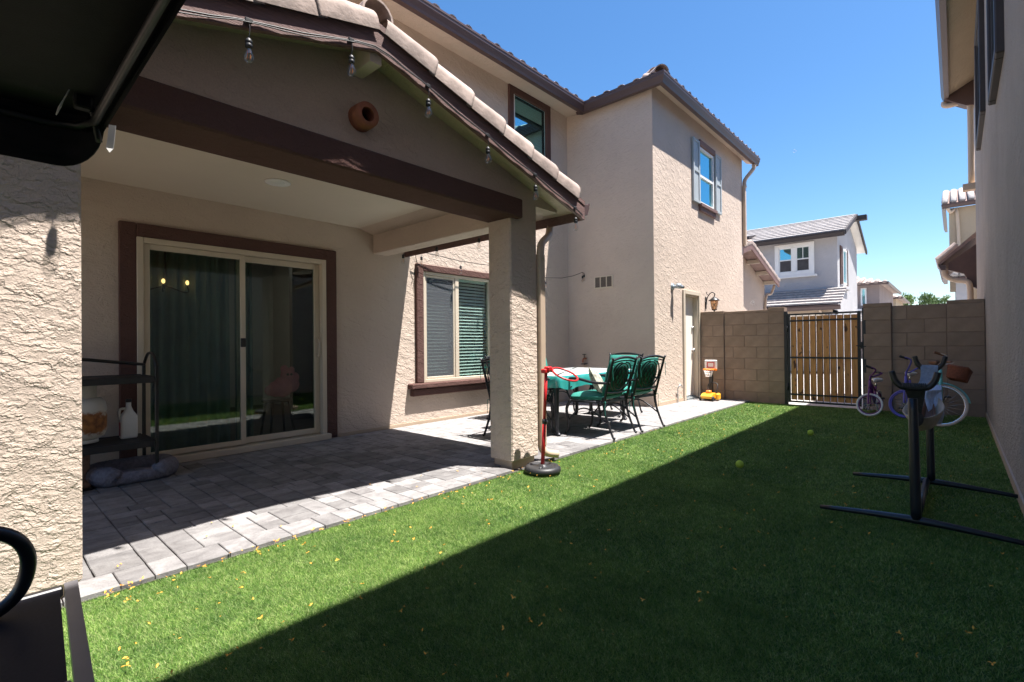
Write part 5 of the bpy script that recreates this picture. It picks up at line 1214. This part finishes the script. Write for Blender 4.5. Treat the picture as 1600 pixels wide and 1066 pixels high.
BOOT = mat('tan_suede', (0.30, 0.20, 0.155), 0.9, var=.3, nscale=30)
for (x, y) in ((.53, 4.86), (.60, 4.98)):
    b = MB(); b.tube([(x, y, .26), (x, y, .16), (x, y-.005, .075), (x+.0, y-.01, .05)], [.045, .042, .043, .046], 10); b.tube([(x, y, .045), (x, y-.06, .043), (x, y-.11, .035)], [.043, .042, .03], 10, flat=.85); b.tube([(x, y, .262), (x, y, .285)], [.053, .048], 10); b.build('upper', BOOT, t)
    MB().box(x-.045, x+.045, y-.14, y+.045, .0125, .028, .006).build('sole', BLACKM, t)
# ================================================================ patio swing beside the camera
t = thing('patio_swing', 'black patio swing with cloth canopy and mesh seat at the left edge', 'patio swing', (-.55, 1.5, 0))
cxr, cyf, cz = .236, 1.77, 1.665
b = MB(); vs = []; fs = []; nx, ny = 14, 8
for i in range(nx+1):
    for j in range(ny+1):
        u, v = i/nx, j/ny; x = -1.6+(cxr+1.613)*u; y = .55+(cyf-.537)*v; vs.append((x, y, cz+.052-.03*sin(pi*u)*sin(pi*v)))
b.add(vs, [(i*(ny+1)+j, (i+1)*(ny+1)+j, (i+1)*(ny+1)+j+1, i*(ny+1)+j+1) for i in range(nx) for j in range(ny)], True)
o = b.build('canopy', CANV, t); o.modifiers.new('cloth_thickness', 'SOLIDIFY').thickness = .004
b = MB(); cr = .09; path = [(-1.6, cyf+.012)]+[(cxr-cr+cr*sin(a)+.012, cyf-cr+cr*cos(a)+.012) for a in [pi/2*k/8 for k in range(9)]]+[(cxr+.012, .55)]
vs = []; L = len(path)
for i, (x, y) in enumerate(path):
    for (z, o_) in ((cz+.055, 0), (cz+.0, .004), (cz-.06, .006), (cz-.095, .008)):
        k = min(1, max(0, (i-1)/8)); zz = z if z > cz-.05 else z+(.10 if i >= L-1 else .10*k*k)
        vs.append((x+o_*.5, y+o_*.5, zz))
b.add(vs, [(i*4+j, (i+1)*4+j, (i+1)*4+j+1, i*4+j+1) for i in range(L-1) for j in range(3)], True); o = b.build('valance', CANV, t); o.modifiers.new('cloth_thickness', 'SOLIDIFY').thickness = .005
b = MB(); b.tube([(-1.6, cyf-.005, cz+.01), (cxr-.09, cyf-.005, cz+.01), (cxr-.03, cyf-.03, cz+.01), (cxr-.008, cyf-.1, cz+.01), (cxr-.008, .56, cz+.01), (-1.6, .56, cz+.01)], .011, 8, closed=True); b.build('canopy_frame', BLACK, t)
b = MB(); b.box(cxr-.055, cxr-.02, cyf-.16, cyf-.13, cz+.015, cz+.075, .004); b.tube([(cxr-.02, cyf-.12, cz+.07), (cxr-.012, cyf-.10, cz+.03), (cxr+.006, cyf-.06, cz-.03)], .008, 6); b.build('hinge_clip', BLACK, t)
b = MB(); b.add([(cxr+.026, cyf-.07, cz+.02), (cxr+.040, cyf-.075, cz+.02), (cxr+.037, cyf-.06, cz-.04), (cxr+.029, cyf-.058, cz-.052), (cxr+.022, cyf-.055, cz-.04)], [(0, 1, 2, 3, 4)]); o = b.build('tie_strap', WHITE, t); o.modifiers.new('cloth_thickness', 'SOLIDIFY').thickness = .003
b = MB(); b.tube([(cxr-.06, cyf-.17, cz+.06), (cxr-.075, cyf-.165, cz+.02), (cxr-.082, cyf-.16, cz-.0), (cxr-.088, cyf-.16, cz-.02)], [.003, .004, .008, .003], 6, flat=.4); b.build('tag', JUGW, t)
sz = .42
b = MB(); bx_ = lambda y: .155+.0724*(y-1.27); b.prism([(bx_(.95)-.0145, .95), (bx_(.95)+.0145, .95), (bx_(1.87)+.0145, 1.87), (bx_(1.87)-.0145, 1.87)], 2, sz-.03, sz); b.box(-1.45, -1.41, .95, 1.87, sz-.035, sz, .005); b.box(-1.409, .141, 1.30, 1.325, sz-.03, sz-.002, .004); b.box(-1.409, .116, .952, .975, sz-.03, sz-.002, .004); b.build('seat_frame', GREYM, t)
MB().box(-1.409, .180, 1.845, 1.868, sz-.03, sz-.002, .004).build('seat_rail', BLACK, t)
b = MB(); vs = []
for i in range(13):
    for j in range(9): u, v = i/12, j/8; vs.append((-1.40+(1.40+bx_(.98+.86*v)-.024)*u, .98+.86*v, sz-.004-.03*sin(pi*u)*sin(pi*v)))
b.add(vs, [(i*9+j, (i+1)*9+j, (i+1)*9+j+1, i*9+j+1) for i in range(12) for j in range(8)], True); b.build('seat_sling', MESHF, t)
b = MB(); ap = [(-.02, 1.70, .645), (.04, 1.72, .64), (.085, 1.735, .605), (.105, 1.745, .55), (.095, 1.75, .485), (.06, 1.755, .44), (-.01, 1.76, .41), (-.12, 1.76, .40)]
b.tube([(-.35, 1.68, .60), (-.15, 1.69, .64)]+ap, .0160, 12); b.build('armrest', NAVY, t)
for x in (-1.43, ): MB().tube([(x, 1.0, sz), (x-.03, 1.0, .9), (x-.03, 1.2, 1.66)], .022, 8).build('upright', BLACK, t)
for x, y in ((-1.43, 1.0), (-1.43, 1.82), (-.62, 1.0), (-.62, 1.82)): MB().tube([(x, y, sz-.02), (x, y, .0)], .02, 8).build('leg', BLACK, t)
# ================================================================ things inside the room
t = thing('plush_toy', 'pink plush toy hanging behind the sliding glass door', 'plush toy', (2.38, 6.1, .9))
c = (2.40, 5.66, .62); b = MB()
for (dx, dz, r_) in ((0, 0, .12), (-.08, -.02, .09), (.10, .02, .09), (.06, .13, .085), (.13, .10, .06), (-.14, -.03, .06), (.02, .20, .045), (.10, .19, .035)): b.ball((c[0]+dx, c[1], c[2]+dz), r_, 12, (1, .7, 1))
b.build('body', PINK, t); b = MB(); b.ball((c[0]+.07, c[1]-.065, c[2]+.14), .014, 8); b.ball((c[0]+.03, c[1]-.065, c[2]+.14), .014, 8); b.build('eyes', BLACKM, t)
t2 = thing('stool', 'dark stool inside the sliding door under the pink toy', 'stool', (2.40, 5.82, 0))
MB().lathe([(.001, .44), (.16, .445), (.16, .475), (.001, .48)], (2.40, 5.82, 0), 18).build('seat', INTF, t2)
for sx in (-1, 1):
    for sy in (-1, 1): MB().tube([(2.40+sx*.09, 5.80+sy*.09, .445), (2.40+sx*.14, 5.80+sy*.14, .01)], .014, 6).build('leg', INTF, t2)
t = thing('chandelier', 'lit bulbs of a dining chandelier behind the sliding door curtain', 'chandelier', (1.35, 5.68, 2.0))
WARM = emit('warm_lamp_glow', (1.0, .55, .2), 1.6); COOL = emit('ceiling_lamp_glow', (1, .93, .85), 25)
b = MB(); b.tube([(1.30, 5.7, 2.6), (1.30, 5.7, 1.72)], .008, 6)
for x in (1.12, 1.28, 1.48): b.tube([(1.30, 5.7, 1.68), (x, 5.69, 1.62), (x, 5.68, 1.69)], .006, 6)
b.build('stem', INTD, t)
for x in (1.12, 1.28, 1.48): MB().ball((x, 5.68, 1.72), .016, 10, (1, 1, 1.5)).build('bulb', WARM, t)
t = thing('ceiling_downlight', 'lit round ceiling light inside the room', 'ceiling light', (2.75, 7.2, 2.6)); b = MB(); b.lathe([(.001, 0), (.085, 0), (.09, .012)], (2.95, 7.6, 2.585), 18); b.build('lens', COOL, t)
# ================================================================ turf blades and fallen petals
def blades():
    V = []; nn = 0
    for (xa, xb, ya, yb, den, w, h) in ((.10, 2.2, .5, 2.79, 160000, .0015, .019), (2.2, 4.2, -.3, 2.79, 70000, .0022, .020), (4.2, 6.6, -.3, 2.79, 26000, .0036, .022), (6.6, 9.53, -.3, 2.79, 14000, .0050, .022), (1.0, 2.2, -.3, .5, 100000, .0018, .020)):
        n = int((xb-xa)*(yb-ya)*den); x = RNG.uniform(xa, xb, n); y = RNG.uniform(ya, yb, n)
        a = RNG.uniform(0, 2*pi, n); hh = h*RNG.uniform(.55, 1.1, n); ln = RNG.uniform(.3, 1.3, n)*hh; la = RNG.uniform(0, 2*pi, n)+.0; ww = w*RNG.uniform(.7, 1.2, n)/2
        lx_, ly_ = ln*np.cos(la)-.004, ln*np.sin(la); z0 = np.full(n, -.016)
        A = np.stack([x-ww*np.cos(a), y-ww*np.sin(a), z0], 1); B = np.stack([x+ww*np.cos(a), y+ww*np.sin(a), z0], 1); C = np.stack([x+lx_, y+ly_, z0+hh*np.sqrt(np.maximum(.15, 1-(ln/hh/1.45)**2))], 1)
        V.append(np.stack([A, B, C], 1).reshape(-1, 3)); nn += n
    V = np.concatenate(V).astype(np.float32); me = bpy.data.meshes.new('turf_blades'); me.vertices.add(len(V)); me.vertices.foreach_set('co', V.ravel())
    me.loops.add(len(V)); me.loops.foreach_set('vertex_index', np.arange(len(V), dtype=np.int32)); me.polygons.add(nn); me.polygons.foreach_set('loop_start', np.arange(0, len(V), 3, dtype=np.int32))
    me.update(); me.validate(); me.materials.append(TURF); o = bpy.data.objects.new('turf_blades', me); COL.objects.link(o); o['kind'] = 'stuff'
blades()
b = MB(); r = random.Random(21)
def petal(x, y, z):
    s = r.uniform(.0048, .0092); a = r.uniform(0, 6.28)
    for k in range(r.choice((1, 2, 3))):
        e = Euler((r.uniform(-.6, .6), r.uniform(-.6, .6), a+k*2.1)).to_matrix(); c = Vector((x, y, z+.004))+e@Vector((s*.7, 0, .002))
        b.add([c+e@Vector(p) for p in ((-s, 0, 0), (0, -s*.45, .003), (s, 0, .004), (0, s*.45, .003))], [(0, 1, 2, 3)])
for k in range(560):
    x = .35+9*r.random()**1.5; y = r.uniform(-.25, 2.78); petal(x, y, .012)
for k in range(120): petal(.4+3.2*r.random()**1.3, 2.79-abs(r.gauss(0, .10)), .012)
for k in range(14): petal(.4+2.5*r.random(), 2.82+r.random()*.6, .014)
o = b.build('fallen_petals', PETAL, None); o['kind'] = 'stuff'
